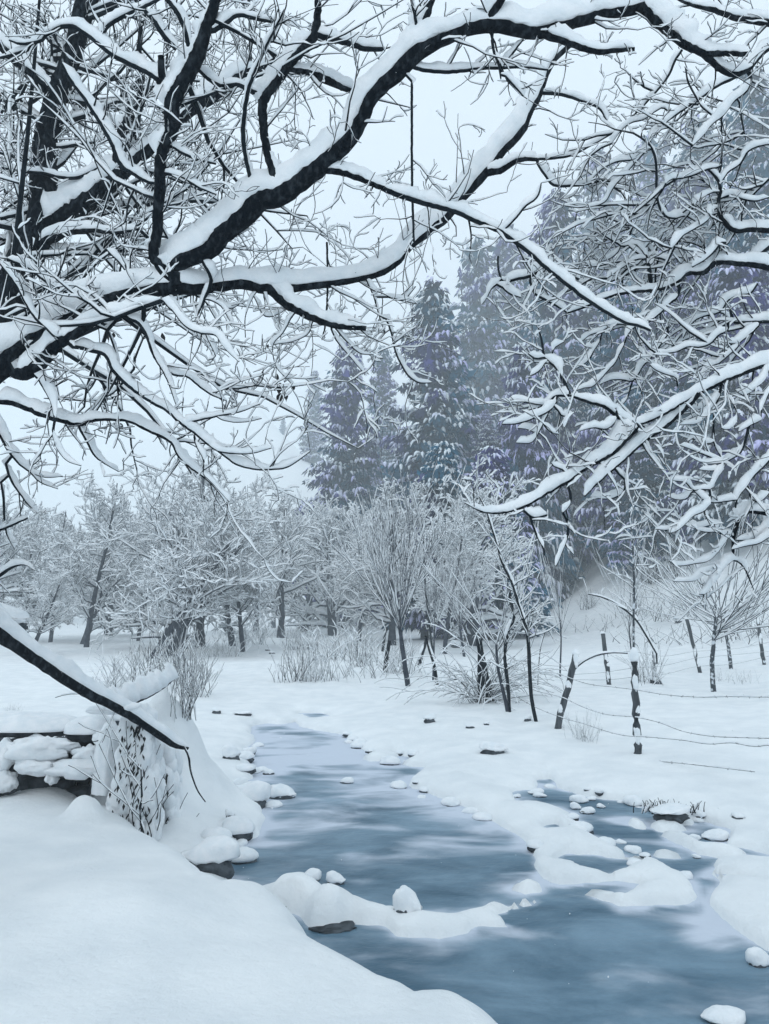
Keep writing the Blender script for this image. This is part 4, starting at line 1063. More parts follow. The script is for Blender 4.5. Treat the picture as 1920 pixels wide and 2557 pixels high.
SHR = [
    (2, 1208, 1753, 2.0, 'tangled bush of arching snow-covered stems around the charred trunk', 'bush', 1.05),
    (3, 440, 1690, 1.5, 'tall dry shrub with speckled stems left of the snow-buried mound', 'shrub', 1.0),
    (3, 380, 1715, 1.5, 'tallest dry shrub of the left clump behind the fallen log', 'shrub', .8),
    (1, 300, 1718, .9, 'low dry shrub at the left end of the clump behind the fallen log', 'shrub', 1.1),
    (3, 490, 1740, 1.2, 'dry shrub on the left bank where the stream narrows', 'shrub', .9),
    (3, 462, 1792, .75, 'dark upright shrub on the slope just right of the snow-buried mound', 'shrub', .5),
    (3, 740, 1700, 1.1, 'loose shrub with splayed twigs on the far bank, nearest the stream', 'shrub', 1.0),
    (1, 785, 1700, .9, 'short bristly shrub right of the splayed one on the far bank', 'shrub', 1.0),
    (4, 830, 1690, 1.0, 'thin dry reeds right of the bristly shrub', 'reeds', 1.0),
    (1, 760, 1622, 1.3, 'rounded frosted shrub in the middle distance by the stream bend', 'shrub', 1.2),
    (1, 868, 1650, 1.4, 'broad frosted shrub behind the reeds on the far bank', 'shrub', 1.5),
    (3, 900, 1665, 1.2, 'frosted shrub next to the leaning sticks', 'shrub', 1.0),
    (4, 990, 1690, 1.0, 'dry reeds around the leaning sticks', 'reeds', 1.4),
    (1, 1000, 1680, 1.0, 'dense low brush between the sticks and the forked young tree', 'brush', 1.3),
    (1, 620, 1610, 1.5, 'frosted shrub at the foot of the trunk with dead stubs', 'shrub', 1.5),
    (0, 560, 1640, 1.3, 'wispy shrub on the left bank in the middle distance', 'shrub', 1.3),
    (4, 690, 1590, 1.6, 'pale shrub beneath the small blue stump', 'shrub', 1.5),
    (1, 250, 1570, 1.3, 'low snowy thicket at the edge of the left wood', 'thicket', 2.2),
    (1, 330, 1572, 1.4, 'low snowy thicket behind the two slanting trees', 'thicket', 2.2),
    (4, 1490, 1575, 1.5, 'dry reeds low on the snow clearing', 'reeds', 1.8),
    (3, 1470, 1520, 1.8, 'dark leafed shrub on the snow clearing, lowest of its column', 'shrub', 1.0),
    (3, 1440, 1455, 2.2, 'dark leafed shrub at the left edge of the snow clearing', 'shrub', 1.2),
    (3, 1500, 1400, 2.0, 'dark leafed shrub high in the snow clearing', 'shrub', 1.0),
    (3, 1630, 1455, 2.6, 'dark brush under the two slanted conifer trunks', 'brush', 1.6),
    (3, 1690, 1440, 2.2, 'dark brush right of the two slanted conifer trunks', 'brush', 1.3),
    (0, 1600, 1540, 2.0, 'grey thicket climbing the slope behind the tall thin sapling', 'thicket', 1.8),
    (0, 1680, 1550, 2.0, 'grey thicket climbing the slope left of the mottled trees', 'thicket', 2.0),
    (4, 1700, 1602, 1.2, 'dry reeds along the foot of the slope', 'reeds', 2.4),
    (4, 1810, 1610, 1.3, 'dry reeds behind the mottled young trees', 'reeds', 2.4),
    (0, 1880, 1590, 1.8, 'bushy thicket at the right edge below the slope', 'thicket', 2.0),
    (0, 1620, 1706, 1.2, 'small twiggy bush against the broad fence post', 'bush', .8),
    (4, 1800, 1700, .4, 'few dry grass stalks in the snow beside the mottled tree', 'grass stalks', .8),
    (4, 1865, 1705, .45, 'few dry grass stalks in the snow at the right edge', 'grass stalks', .8),
    (0, 1460, 1850, .45, 'small bare twiggy plant between the two near fence posts', 'plant', .7),
    (4, 30, 1775, .2, 'tiny tuft of dry twigs on the white field behind the wall', 'plant', .8),
]
random.seed(12)
for k, x, y, h, lab, cat, sx in SHR:
    plant(PS[k], x, 0, SH0[k], h, lab, 'shrubs and dry plants in the snow', base=pick(x, y, 11.5 if x < 520 and 1650 < y < 1785 else 2.0), sx=sx, cat=cat)
# slanted bare conifer trunks by the clearing
for t, s, lab in [('f', '740,150,40;700,80,32;670,0,26;650,-110,22', 'right one of two slanted conifer trunks beside the snow clearing'),
                  ('f', '620,150,40;590,90,32;560,20,28;530,-60,24', 'left one of two slanted conifer trunks beside the snow clearing')]:
    stem_thing('slanted_trunk', lab, 'tree', [(t, s)], M_fartrunk, twn=6)
stem_thing('stump', 'small blue-grey stump far off where the stream bends', 'stump', [('i', '702,410,38;702,360,40;700,310,42')], M_fartrunk, n=10)

# ------------------------------------------------------------------ rocks
def blob(seed, rx, ry, rz_, n=26, m=15, amp=.22, fr=1.6, cut=None):
    r_ = np.random.default_rng(seed); o1, o2 = r_.random(2) * 50
    u = np.arange(n) * 2 * np.pi / n; v = np.linspace(-np.pi / 2, np.pi / 2, m)
    uu, vv = np.meshgrid(u, v, indexing='ij')
    x, y, z = np.cos(uu) * np.cos(vv), np.sin(uu) * np.cos(vv), np.sin(vv)
    k = 1 + amp * (fbm((x + y * .3) * fr + o1, (z + y * .8) * fr + o2, 3))
    V = np.stack([x * k * rx, y * k * ry, z * k * rz_], -1)
    if cut is not None: V[..., 2] = np.maximum(V[..., 2], cut)
    V = V.transpose(1, 0, 2).reshape(-1, 3)
    return V, ring_faces(1, m, n)
def snow_rock(x, y, wpx, hpx, label, dark=.35, z0=None, name='boulder', cat='rock', seed=0, fat=.75, group=None, deep=.8, d=None):
    """boulder whose foot shows at that pixel, that wide and high in pixels, with its cushion of snow"""
    if d is None:
        b = pick(x, y) if z0 is None else Vector((*onz(x, y, z0), z0))
    else: b = P(x, y, d)
    dist = b.length; wd = wpx / F * b.y * .5; ht = hpx / F * b.y
    b = b + Vector((b.x, b.y, 0)).normalized() * wd * deep * .5
    root = empty(name, b, random.uniform(-.3, .3)); tag(root, label, cat, group)
    v, f = blob(seed, wd * .86, wd * deep * .86, ht * (.52 if dark < .75 else .9), amp=.35 if dark < .75 else .6, fr=2.2); v[:, 2] += ht * .03
    obj('stone', mesh('stone', v, f, M_rock), root)
    if dark >= .75: return root
    v, f = blob(seed + 50, wd, wd * deep, ht * (1 - dark) * .75, amp=.24, fr=1.5)
    v[:, 2] += (np.maximum(v[:, 2], 0) > 0) * v[:, 0] * ht / wd * .22 * (1 if seed % 2 else -1); v[:, 1] += wd * .07
    lo = v[:, 2] < 0; v[lo, 2] *= .55; v[lo, 2] += ht * .16 * fbm(v[lo, 0] / wd * 4 + seed, v[lo, 1] / wd * 4); v[:, 2] += ht * (dark * .8 + (1 - dark) * .26)
    v[:, 2] += ht * .06 * fbm(v[:, 0] / wd * 1.6 + seed, v[:, 1] / wd * 1.6)
    obj('snow', mesh('snow', v, f, M_snow), root)
    return root
random.seed(3)
STONES = [
    ('7', 905, 452, 250, 125, 'snow-capped dark boulder at the foot of the near bank, its black face to the water', .36),
    ('7', 1040, 495, 0, 0, '', 0),
    ('7', 1445, 706, 190, 18, 'dark ledge stone added as the shade under the lip of the snow ledge', .75),  # uncapped dark stone added to stand for shade below the snow overhang
    ('7', 1220, 626, 80, 20, 'dark stone added as the shaded undercut between the near bank and the snow ledge', .8),  # likewise added, its dark colour stands for the shaded edge beside the bank
    ('7', 1345, 492, 80, 44, 'small snowy stone just behind the large snow cushion', .12),
    ('7', 1450, 505, 76, 44, 'small snowy stone alone, right of the one behind the cushion', .12),
    ('7', 1390, 552, 80, 36, 'flat snowy stone wedged between the two big snow cushions', .15),
    ('8', 98, 640, 118, 95, 'round ball of snow perched on the ice ledge in mid-stream', .04),
    ('7', 1085, 178, 155, 105, 'snow-covered boulder on the left shore, beside the flat stone', .22),
    ('7', 1215, 134, 128, 48, 'flat snow-topped stone just off the left shore', .08),
    ('7', 1035, 95, 70, 50, 'dark sided rock half under snow above the shore boulder', .45),
    ('7', 993, 245, 44, 52, 'small dark rock poking from the slush on the left shore', .55),
    ('7', 1498, 68, 60, 22, 'lone small snowy stone in the middle of the channel', .1),
    ('8', 842, 152, 78, 30, 'widest snowy stone at the head of the right channel', .08),
    ('8', 892, 142, 46, 14, 'low snowy stone touching the widest one in the right channel', .1),
    ('8', 826, 180, 44, 26, 'round snowy stone below the widest one in the right channel', .1),
    ('8', 876, 200, 64, 24, 'oval snowy stone nearest the camera at the head of the right channel', .1),
    ('8', 936, 174, 40, 16, 'tiny snowy stone to the right of the oval one', .1),
    ('8', 656, 114, 70, 18, 'flat snowy stone at the top of the gravel bar', .08),
    ('8', 672, 128, 58, 16, 'flat snowy stone just below the one at the top of the bar', .08),
    ('8', 570, 130, 36, 14, 'tiny snowy stone at the left of the top of the bar', .08),
    ('8', 1345, 312, 50, 20, 'small snowy stone above the long thin snow bar', .1),
    ('8', 1430, 315, 110, 38, 'snowy stone cluster top beside the right bank corner', .12),
    ('8', 1620, 858, 100, 62, 'white mound of snow in the water at the right edge', .08),
    ('8', 1470, 1112, 160, 46, 'low mound of snow in the water at the bottom right', .05),
    ('8', 1350, 392, 34, 14, 'tiny snowy stone below the long thin snow bar', .1),
    ('5', 1078, 1048, 62, 34, 'small snowy stone in the shallow pool upstream by the left shore', .3),
    ('5', 1000, 1065, 80, 60, 'snow-rounded rock on the left shore of the upstream pool', .15),
    ('5', 1495, 955, 60, 22, 'dark sided rock at the right end of the upstream pool', .45),
    ('7', 1160, 30, 50, 20, 'half-sunk snowy stone near the left shore boulders', .1),
    ('6', 195, 912, 56, 36, 'dark stone showing through the snow on the right bank', .45),
    ('6', 370, 935, 40, 18, 'small dark stone in the snow, right of the larger one', .45),
    ('6', 440, 922, 28, 16, 'smallest dark stone in the snow below the tangled bush', .45),
    ('6', 470, 1045, 120, 46, 'dark undercut rock slit in the snow above the right shore', .35),
    ('8', 705, 42, 34, 14, 'dark pebble where the right channel emerges', .6),
    ('6', 1170, 742, 60, 30, 'dark rock under the small rear post', .6),
    ('6', 1270, 478, 40, 20, 'dark rock lying on the slope left of the mottled trees', .6),
    ('6', 320, 585, 70, 34, 'dark rock behind the tangled bush', .45),
    ('6', 620, 905, 34, 26, 'dark rock beside the foot of the leaning sapling', .5),
    ('i', 210, 1150, 90, 50, 'dark stone on the upstream left bank under a lip of snow', .6),
    ('i', 440, 1165, 160, 36, 'row of dark stones on the upstream left bank', .5),
    ('i', 690, 635, 60, 26, 'dark stone in the snow far up the stream bed', .5),
    ('i', 650, 605, 50, 22, 'dark stone farthest up the stream bed', .5),
]
for k, (t, x, y, w_, h_, lab, dk) in enumerate(STONES):
    if not lab: continue
    s_ = TILES[t][2]; X, Y = px(t, x, y)
    z0 = 0.0 if t in '78' and not (t == '7' and x < 1000) else None
    if t == '5' and x > 1010: z0 = 0.
    if 'perched' in lab: z0 = .06
    if 'joining the near' in lab: z0 = .0
    snow_rock(X, Y, w_ * s_, h_ * s_, lab, dk, z0, seed=k + 3, group='snow-covered stones in and by the stream', deep=.75)

random.seed(404)
for zone, ln, cnt, sz in [('strewn along the left shore', left_shore[3:14], 16, .17), ('strewn along the inner edge of the snow bar', bar[28:40], 8, .11), ('strewn along the far side of the right channel', right_bank[6:16], 12, .12),
                          ('strewn along the bar side of the right channel', bar[2:14], 9, .11), ('strewn along the upper right shore', right_up[1:8], 9, .16)]:
    P2 = np.array(ln)
    for q in range(cnt):
        a_ = random.random() * (len(P2) - 1.001); i_ = int(a_); c_ = P2[i_] * (1 - a_ + i_) + P2[i_ + 1] * (a_ - i_) + rng.normal(0, .09, 2)
        wd = sz * random.uniform(.4, 1.25); ht = wd * random.uniform(.45, .8); z_ = max(-.02, min(.12, gz(*c_) - ht * .25))
        root = empty('snowy_stone', (c_[0], c_[1], z_), random.uniform(0, 6)); tag(root, 'snow-rounded stone %s, %s' % (zone, 'a large one' if wd > sz * .85 else 'a small one'), 'rock', 'stones along the shores')
        v, f = blob(600 + q, wd * .9, wd * .75, ht * .6, 14, 9, .35, 2); obj('stone', mesh('stone', v, f, M_rock), root)
        v, f = blob(700 + q, wd, wd * .82, ht * .75, 18, 11, .30, 1.6); lo = v[:, 2] < 0; v[lo, 2] *= .4; v[:, 2] += ht * .42; obj('snow', mesh('snow', v, f, M_snow), root)

# dark bristly tuft on the right shore
b = pick(*px('8', 1230, 222))
snow_rock(*px('8', 1235, 228), 96, 30, 'dark rock under the bristly clump by the right channel', .55, seed=99)
root = empty('bristly_tuft', b + Vector((0, .06, .05))); tag(root, 'dark bristly clump of heather-like twigs at the edge of the right channel', 'shrub')
random.seed(88); out = []
for _ in range(80):
    a = random.uniform(0, 6.28); e = random.uniform(.5, 1.5)
    grow(Vector((random.gauss(0, .15), random.gauss(0, .06), -.02)), Vector((math.cos(a) * math.cos(e), math.sin(a) * math.cos(e) * .5, math.sin(e))), random.uniform(.07, .15), .007, 0, out, 6, .12, .02, rmin=.003)
Pn, Rn = pack(out); v, f = tubes(Pn, Rn, 4); tag(obj('stems', mesh('stems', v, f, M_bark), root), kind='stuff')
v, f = snowtubes(Pn[::3], Rn[::3], 6, h0=.012, kr=1.4); tag(obj('snow', mesh('snow', v, f, M_snow), root), kind='stuff')

# ------------------------------------------------------------------ fences
def post(x0, y0, x1, y1, wpx, label, cap=30, d=None, group='fence posts'):
    b = pick(x0, y0) if d is None else P(x0, y0, d)
    top = P(x1, y1, b.y); r = wpx / 2 / F * b.y
    root = empty('fence_post', b); tag(root, label, 'fence post', group)
    K = 12; t = np.linspace(-.25, 1, K)[:, None]; pts = t * np.array(top - b)[None] + (rng.random((K, 3)) - .5) * r * .35
    rr_ = np.linspace(1.05, .9, K) * r
    v, f = tubes(pts[None], rr_[None], 9, .22)
    fc = np.arange(9)[::-1] + (K - 1) * 9
    v = np.concatenate((v, [pts[-1] + [0, 0, r * .2]])); tri = np.stack([(K - 1) * 9 + np.arange(9), (K - 1) * 9 + (np.arange(9) + 1) % 9, np.full(9, len(v) - 1)], -1)
    obj('post', mesh('post', v, [f, tri], M_post, False), root)
    if cap:
        h = cap / F * b.y; v, f = blob(int(x0), r * 1.15, r * 1.15, h * .6, 16, 9, .15); v[v[:, 2] < 0, 2] *= .3; v += pts[-1] + [0, 0, h * .18]
        obj('snow_cap', mesh('snow_cap', v, f, M_snow), root)
    # snow stuck to the windward side
    sd = []
    for q in range(4):
        tt = random.uniform(.05, .95); c = tt * np.array(top - b)
        v, f = blob(q + int(x0), r * .75, r * .5, r * random.uniform(1.0, 3.0), 10, 8, .35, 2.5); sd.append((v + c + [random.uniform(-.5, .3) * r, -r * .62, 0], f))
    off = 0; VV = []; FF = []
    for v, f in sd: VV.append(v); FF.append(f + off); off += len(v)
    obj('stuck_snow', mesh('stuck_snow', np.concatenate(VV), np.concatenate(FF), M_snow), root)
    return root
random.seed(21)
post(*px('6', 1093, 1045), *px('6', 1079, 648), 20, 'broad upright fence post with a tall cap of snow, nearest of the fence', 46)
lp = post(*px('6', 747, 935), *px('6', 826, 615), 17, 'crooked fence post leaning right with snow along its upper side', 18)
post(*px('6', 970, 743), *px('6', 945, 525), 11, 'slim pointed post of the rear fence', 8)
post(*px('6', 1170, 722), *px('6', 1163, 600), 9, 'short dark post of the rear fence over a dark rock', 8)
post(*px('6', 1364, 692), *px('6', 1306, 462), 9, 'long thin leaning post of the rear fence', 6)
post(*px('6', 1640, 660), *px('6', 1611, 455), 9, 'rear fence post nearest the right edge', 6)
# snow band along the leaning post
b = lp.location
pts = np.array([P(*px('6', x, y), b.y) - b for x, y in [(742, 890), (756, 800), (766, 740), (788, 680), (815, 622)]])
def wire(label, segs, dfun, r=.0042, group='barbed wire strands of the near fence', barbs=True):
    pts = []
    for t, s in segs: pts += parse(t, s)
    arr = np.array(pts); L = arr[-1, 0] - arr[0, 0]; K = max(12, int(abs(L) / 9)); a = catmull(arr, K)
    W3 = np.array([P(x, y, dfun(x)) for x, y, _ in a]); o_ = W3[0].copy()
    root = empty('barbed_wire', Vector(o_)); tag(root, label, 'wire', group); W3 -= o_
    v, f = tubes(W3[None], np.full((1, K), r), 5)
    obj('strand', mesh('strand', v, f, M_wire), root)
    v, f = snowtubes(W3[None], np.full((1, K), r), 5, h0=.004, kr=.9, wig=1.2)
    obj('snow', mesh('snow', v, f, M_snow), root)
    if barbs:
        B = []
        for i in range(2, K - 1, 3):
            for _ in range(2):
                dvec = rng.normal(0, 1, 3); dvec /= np.linalg.norm(dvec); B.append([W3[i] - dvec * .02, W3[i] + dvec * .02])
        B = np.array(B); v, f = tubes(B, np.full(B.shape[:2], r * .7), 3)
        tag(obj('barbs', mesh('barbs', v, f, M_wire), root), kind='stuff')
def dn(x):   # distance of the near fence line at that column
    return 1 / np.interp(x, [1200, 1398, 1592, 1920, 2100], [1 / 17.0, 1 / NP[0], 1 / NP[1], 1 / (NP[1] * .80), 1 / (NP[1] * .72)])
NP = (pick(*px('6', 747, 935)).y, pick(*px('6', 1093, 1045)).y)
wire('topmost barbed wire strand running from the bush past both near posts', [('6', '545,672,5;640,690,5;750,696,5;800,715;870,738;1000,755;1080,765;1200,785;1350,797;1500,795;1661,797;1800,790')], lambda x: dn(x) - .1)
wire('second barbed wire strand from the top of the near fence', [('6', '545,720,5;640,765,5;770,800,5;870,845;950,870;1090,885;1180,905;1290,945;1400,965;1540,972;1661,975;1800,975')], lambda x: dn(x) - .1)
wire('third barbed wire strand from the top of the near fence', [('6', '545,780,5;640,835,5;750,880,5;870,915;960,945;1050,965;1110,968;1200,975;1300,985;1400,1000;1500,995;1600,1010;1661,1005;1800,1010')], lambda x: dn(x) - .1)
wire('lowest barbed wire strand, half buried in the snow', [('6', '920,1015,5;1000,1035,5;1090,1050;1150,1067;1300,1085;1500,1108;1600,1120')], lambda x: dn(x) - .1)
RP = pick(*px('6', 970, 743)).y
dr_ = lambda x: np.interp(x, [1200, 1521, 1750, 1920], [RP * .9, RP, RP * 1.12, RP * 1.25])
wire('topmost strand of the rear fence', [('6', '540,630,5;700,660,5;800,662;950,612;1060,600;1200,620;1340,600;1500,590;1661,560')], dr_, .0045, 'strands of the rear fence', False)
wire('middle strand of the rear fence', [('6', '800,700,5;950,690,5;1070,672;1200,662;1340,630;1500,615;1661,600')], dr_, .0045, 'strands of the rear fence', False)
wire('lowest strand of the rear fence', [('6', '820,722,5;960,722,5;1070,712;1200,700;1350,665;1500,655;1661,620')], dr_, .0045, 'strands of the rear fence', False)

# ------------------------------------------------------------------ fallen log and dry stone wall at the left
def log_thing(name, label, segs, d, snow, mat=M_bark, n=14, twn=0, K=46, rs=1.):
    pts = []
    for t, s in segs: pts += parse(t, s)
    a = catmull(np.array(pts), K); dist = np.interp(np.linspace(0, 1, K), np.linspace(0, 1, len(d)), d)
    W3 = np.array([P(x, y, q) for (x, y, _), q in zip(a, dist)]); r = a[:, 2] / 2 / F * dist * rs
    o_ = W3[K // 2].copy(); o_[2] = min(W3[:, 2]); root = empty(name, Vector(o_)); tag(root, label, 'log'); W3 -= o_
    v, f = tubes(W3[None], r[None], n, .16); obj('wood', mesh('wood', v, f, mat), root)
    v, f = snowtubes(W3[None], r[None], 12, h0=snow[0], kr=snow[1], wig=.25); obj('snow', mesh('snow', v, f, M_snow), root)
    return root, W3
log_thing('fallen_log', 'dark fallen log slanting down from the left edge, its top side padded with snow',
          [('5', '-120,445,86;0,524,74;50,558,62;100,592,56;200,660,54;300,726,52;400,788,48;480,825,44;560,872,40;620,912,36;700,966,32;760,1005,26;812,1018,14')], (6.0, 6.6, 7.4), (.035, .60), rs=1.02)
log_thing('snow_covered_pole', 'pole rising right under a very thick ridge of snow, crossing behind the fallen log', [('g', '930,960,40;1120,885,46;1300,805,46;1430,722,42;1530,640,30')], (7.7, 8.5), (.15, 1.0))
log_thing('hanging_twig', 'single bent twig dangling from the lower end of the fallen log', [('5', '793,1010,9;812,1045,9;822,1107,8'), ('7', '835,50,8;858,105,7;888,148,5')], (7.35, 7.3), (.0, .2), n=6, K=16)
# broken snowy end of the log
snow_rock(*px('5', 15, 500), 120, 62, 'thick hood of snow on the broken root end of the fallen log', .25, name='snow_hood', cat='snow', seed=70, d=6.35)
lg = [o_ for o_ in COL.objects if o_.name == 'fallen_log'][0]
for q, (x, y, w_, h_, dq) in enumerate([(530, 838, 150, 46, 7.0), (470, 850, 190, 44, 7.05), (560, 880, 40, 50, 7.0)][:2]):
    p_ = P(*px('5', x, y), dq); v, f = blob(300 + q, w_ * .578 / F * dq / 2, .12, h_ * .578 / F * dq / 2, 26, 13, .25, 1.4)
    obj('snow', mesh('snow', v, f, M_snow), lg, p_ - lg.location)
# snow-buried mound behind
def mound(x, y, w_, h_, d, label, seed, tw_n=14, name='snow_mound'):
    c = P(x, y, d); wd = w_ / 2 / F * d; ht = h_ / F * d
    root = empty(name, c); tag(root, label, 'snow mound')
    n, m = 40, 22
    u = np.arange(n) * 2 * np.pi / n; t = np.linspace(0, 1, m)
    uu, tt = np.meshgrid(u, t, indexing='ij')
    k = 1 + .5 * fbm(np.cos(uu) * 1.2 + seed, np.sin(uu) * 1.2 + tt, 3)
    prof = np.sqrt(np.clip(1 - tt ** 1.7, 0, 1)); V = np.stack([np.cos(uu) * prof * wd * k, np.sin(uu) * prof * wd * .8 * k, ht * (tt ** .9) * (1 + .12 * fbm(uu, tt * 3 + seed)) - .3 * (tt < .01)], -1)
    V += .05 * wd * fbm(uu * 3 + seed, tt * 7)[..., None]
    obj('snow', mesh('snow', V.transpose(1, 0, 2).reshape(-1, 3), ring_faces(1, m, n), M_snow), root)
    out = []
    for _ in range(tw_n):
        a = random.uniform(3.4, 6.0); q = random.uniform(.1, .8); pr = math.sqrt(1 - q ** 1.7)
        p_ = Vector((math.cos(a) * wd * pr, math.sin(a) * wd * .8 * pr, ht * q)); grow(p_, Vector((math.cos(a) * .4, math.sin(a) * .6, random.uniform(-1, .3))), random.uniform(.05, .16), .006, 0, out, 6, .1, 0, rmin=.003)
    if out:
        Pn, Rn = pack(out); v, f = tubes(Pn, Rn, 4); tag(obj('stems', mesh('stems', v, f, M_bark), root), kind='stuff')
    return root
random.seed(31)

# dry stone wall: stones and slabs, each with its cushion of snow
wb = pick(*px('7', 200, 175)); WD = 7.6
wall = empty('dry_stone_wall', (P(*px('h', 450, 880), WD).x, WD, P(*px('h', 450, 880), WD).z))
tag(wall, 'ruined dry stone wall with black gaps under heavy snow at the left', 'stone wall')
def slab(x0, y0, x1, y1, dep, dz=0., snow=0., seed=0, name='stone', rough=.10, front=0.):
    """a rough block seen in front between those corners of the close view"""
    A = P(*px('h', x0, y1), WD - front); B = P(*px('h', x1, y0), WD - front)
    cx, cz = (A.x + B.x) / 2, (A.z + B.z) / 2; hx, hz_ = abs(B.x - A.x) / 2, abs(B.z - A.z) / 2
    r_ = np.random.default_rng(seed + 100)
    n, m = 20, 9
    u = np.arange(n) * 2 * np.pi / n; v = np.linspace(-np.pi / 2, np.pi / 2, m); uu, vv = np.meshgrid(u, v, indexing='ij')
    sp_ = lambda c: np.sign(c) * np.abs(c) ** .35
    X = sp_(np.cos(uu)) * np.abs(np.cos(vv)) ** .25 * hx; Yy = sp_(np.sin(uu)) * np.abs(np.cos(vv)) ** .25 * dep / 2; Z = sp_(np.sin(vv)) * hz_
    k = 1 + rough * (r_.random(X.shape) - .5) * 2; k[:, 0] = 1; k[:, -1] = 1
    V = np.stack([X * k, Yy * k, Z * k], -1).transpose(1, 0, 2).reshape(-1, 3)
    ob = obj(name, mesh(name, V, ring_faces(1, m, n), M_rock, False), wall, Vector((cx, WD - front + dep / 2, cz + dz)) - wall.location)
    if snow:
        hs = snow * .289 / F * WD
        n, m = 34, 15; u = np.arange(n) * 2 * np.pi / n; v = np.linspace(-np.pi / 2, np.pi / 2, m); uu, vv = np.meshgrid(u, v, indexing='ij')
        s2_ = lambda c: np.sign(c) * np.abs(c) ** .6
        X = s2_(np.cos(uu)) * np.abs(np.cos(vv)) ** .55; Yy = s2_(np.sin(uu)) * np.abs(np.cos(vv)) ** .55; Z = np.sin(vv)
        kk = 1 + .35 * fbm(X * 1.5 * hx * 6 + seed * 3, Yy * 2 + Z)
        V = np.stack([X * hx * 1.10 * (1 + .06 * kk), Yy * dep * .60, np.where(Z > 0, Z * hs * kk, Z * hz_ * .3 * kk)], -1).transpose(1, 0, 2).reshape(-1, 3); V[:, 2] += hz_ * .75; f = ring_faces(1, m, n)
        V[:, 1] -= .03
        sg = obj('snow', mesh('snow', V, f, M_snow), ob)
    return ob
random.seed(17)
slab(-400, 222, 530, 285, .55, snow=120, seed=1, name='lintel')
slab(545, 230, 860, 345, .50, snow=120, seed=2, name='lintel')
def capped(cx, cy, w_, h_, seed, front=.1, sq=.75):
    """a round boulder of the wall smothered in snow"""
    p_ = P(*px('h', cx, cy - h_ * .08), WD - front); rx = w_ * .289 / F * WD / 2; rz_ = h_ * .289 / F * WD / 2 * .80
    v, f = blob(seed, rx * .9, rx * .5, rz_ * .8, 18, 11, .3, 1.5); v[:, 2] -= rz_ * .35; v[:, 1] += .06
    st = obj('stone', mesh('stone', v, f, M_rock, False), wall, p_ - wall.location)
    n, m = 32, 17
    v, f = blob(seed + 31, rx, max(.1, rx * .55), rz_, n, m, .55, 1.9); v[:, 2] += rz_ * .25 * fbm(v[:, 0] * 9 + seed, v[:, 1] * 9)
    obj('snow', mesh('snow', v, f, M_snow), st)
for k_, a_ in enumerate([(345, 400, 520, 250), (765, 440, 260, 190), (300, 540, 330, 170), (670, 565, 520, 170), (40, 470, 190, 300), (50, 690, 190, 230),
                         (450, 640, 90, 120), (-160, 560, 300, 420), (905, 300, 190, 170), (990, 500, 110, 150)]):
    capped(*a_, seed=200 + k_, front=.10 + .02 * (k_ % 4))
slab(540, 740, 700, 850, .3, seed=10, front=-.1)
slab(420, 660, 560, 860, .3, seed=11, front=-.15)
slab(840, 380, 975, 590, .3, seed=12, front=-.02)
slab(150, 640, 420, 760, .3, seed=13, front=-.1)
# unlit stones behind the gaps
for q in range(10):
    x0 = -300 + q * 130
    slab(x0, 300 + random.uniform(-20, 20), x0 + 125, 560, .3, seed=20 + q, front=-.42); slab(x0 + 30, 570, x0 + 150, 900, .3, seed=40 + q, front=-.42)
slab(950, 120, 1095, 180, .12, snow=70, seed=60, name='plank', front=.1)

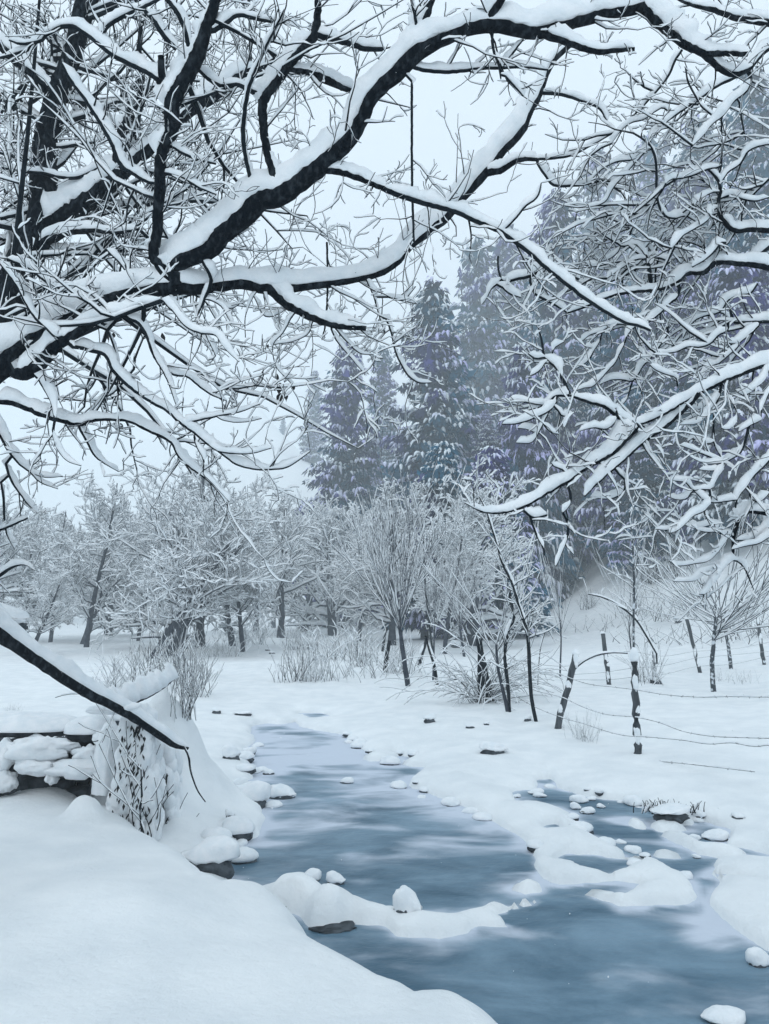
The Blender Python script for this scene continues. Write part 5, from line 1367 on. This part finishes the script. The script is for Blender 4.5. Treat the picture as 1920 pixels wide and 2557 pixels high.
# foreground mounds of snow under the wall, and the plastered bush right of it
mound(*px('h', 930, 480), 60, 95, 7.4, 'tall snow lump covering the right end of the stone wall', 14, 3)
def plastered(x0, y0, x1, y1, d, label, seed, n=60):
    """a thin-stemmed bush pasted over with lumps of snow"""
    random.seed(seed); A = P(*px('h', x0, y1), d); B = P(*px('h', x1, y0), d)
    root = empty('snow_plastered_bush', Vector(((A.x + B.x) / 2, d, A.z))); tag(root, label, 'bush')
    wd, ht = (B.x - A.x), (B.z - A.z)
    out = []
    for _ in range(26):
        grow(Vector((random.uniform(-.45, .45) * wd, random.uniform(-.12, .12), -.1)), Vector((random.gauss(0, .25), random.gauss(0, .2), 1)), ht * random.uniform(.4, .85), .007, 0, out, 8, .12, .03, (2, 4), 1, .003)
    Pn, Rn = pack(out); v, f = tubes(Pn, Rn, 4); tag(obj('stems', mesh('stems', v, f, M_bark), root), kind='stuff')
    VV, FF, off = [], [], 0
    for q in range(n):
        t = random.random(); rx = random.uniform(.025, .085); rz_ = rx * random.uniform(1.1, 2.4)
        v, f = blob(seed * 7 + q, rx, rx * .8, rz_, 10, 7, .45, 2.0)
        half = .5 * wd * (1 - .55 * t)
        v = v + [random.uniform(-1, 1) * half, random.uniform(-.16, .16), t * ht * .95]
        VV.append(v); FF.append(f + off); off += len(v)
    tag(obj('snow', mesh('snow', np.concatenate(VV), np.concatenate(FF), M_snow), root), kind='stuff')
    Q = []
    for q in range(int(n * .28)):      # dead leaves showing between the lumps
        t = random.random(); c_ = np.array([random.uniform(-1, 1) * .5 * wd * (1 - .5 * t), -.20 - random.random() * .06, t * ht * .9]); a_ = random.uniform(.012, .035); l_ = random.uniform(.5, .9) * a_ * 2
        tl = random.uniform(-.5, .5) * l_
        Q += [c_ + [-a_ * .35, 0, 0], c_ + [tl, -.015, -l_], c_ + [a_ * .35, .01, 0], c_ + [-tl, .01, l_ * .8]]
    tag(obj('dead_leaves', mesh('dead_leaves', np.array(Q), np.arange(len(Q)).reshape(-1, 4), M_leaf, False), root), kind='stuff')
    return root
plastered(960, 60, 1420, 1100, 7.3, 'bush right of the wall pasted all over with clinging lumps of snow', 5, 420)
plastered(1300, 350, 1560, 1180, 7.9, 'lower snow-plastered bush hanging over the bank below the log end', 6, 200)
stem_thing('twiggy_sapling', 'thin twiggy sapling standing in front of the snow-plastered bush', 'sapling', [('h', '1250,1180,8;1240,1080,12;1215,1000,14;1210,900,18;1225,800,18;1222,700,14;1218,560,10')], M_bark, d=6.9, twn=6, snow=(.006, .8))

# ------------------------------------------------------------------ falling snow
random.seed(77)
nf = 2600
fx = rng.random((nf, 3)); dd = 2.2 + 16 * fx[:, 1] ** .8
c = np.stack([(fx[:, 0] - .5) * 1.25 * dd, dd, CAMZ + dd * (-.45 + 1.45 * fx[:, 2])], -1)
c = c[height(c[:, 0], c[:, 1]) < c[:, 2] - .05]
r0 = rng.uniform(.0012, .0028, (len(c), 1, 1))
oc = np.array([(1, 0, 0), (0, 1, 0), (-1, 0, 0), (0, -1, 0), (0, 0, 1.3), (0, 0, -1.3)])
V = (c[:, None] + oc[None] * r0).reshape(-1, 3)
tri = np.array([(0, 1, 4), (1, 2, 4), (2, 3, 4), (3, 0, 4), (1, 0, 5), (2, 1, 5), (3, 2, 5), (0, 3, 5)])
tag(obj('falling_snowflakes', mesh('falling_snowflakes', V, (tri[None] + (np.arange(len(c)) * 6)[:, None, None]).reshape(-1, 3), M_snow)), 'loose snowflakes drifting down through the air over the stream', 'snowflakes', kind='stuff')

for r_ in PT + PV + PS + PC:
    if '_proto' in r_: del r_['_proto']
print('tris', sum(len(m_.polygons) * 2 for m_ in bpy.data.meshes))
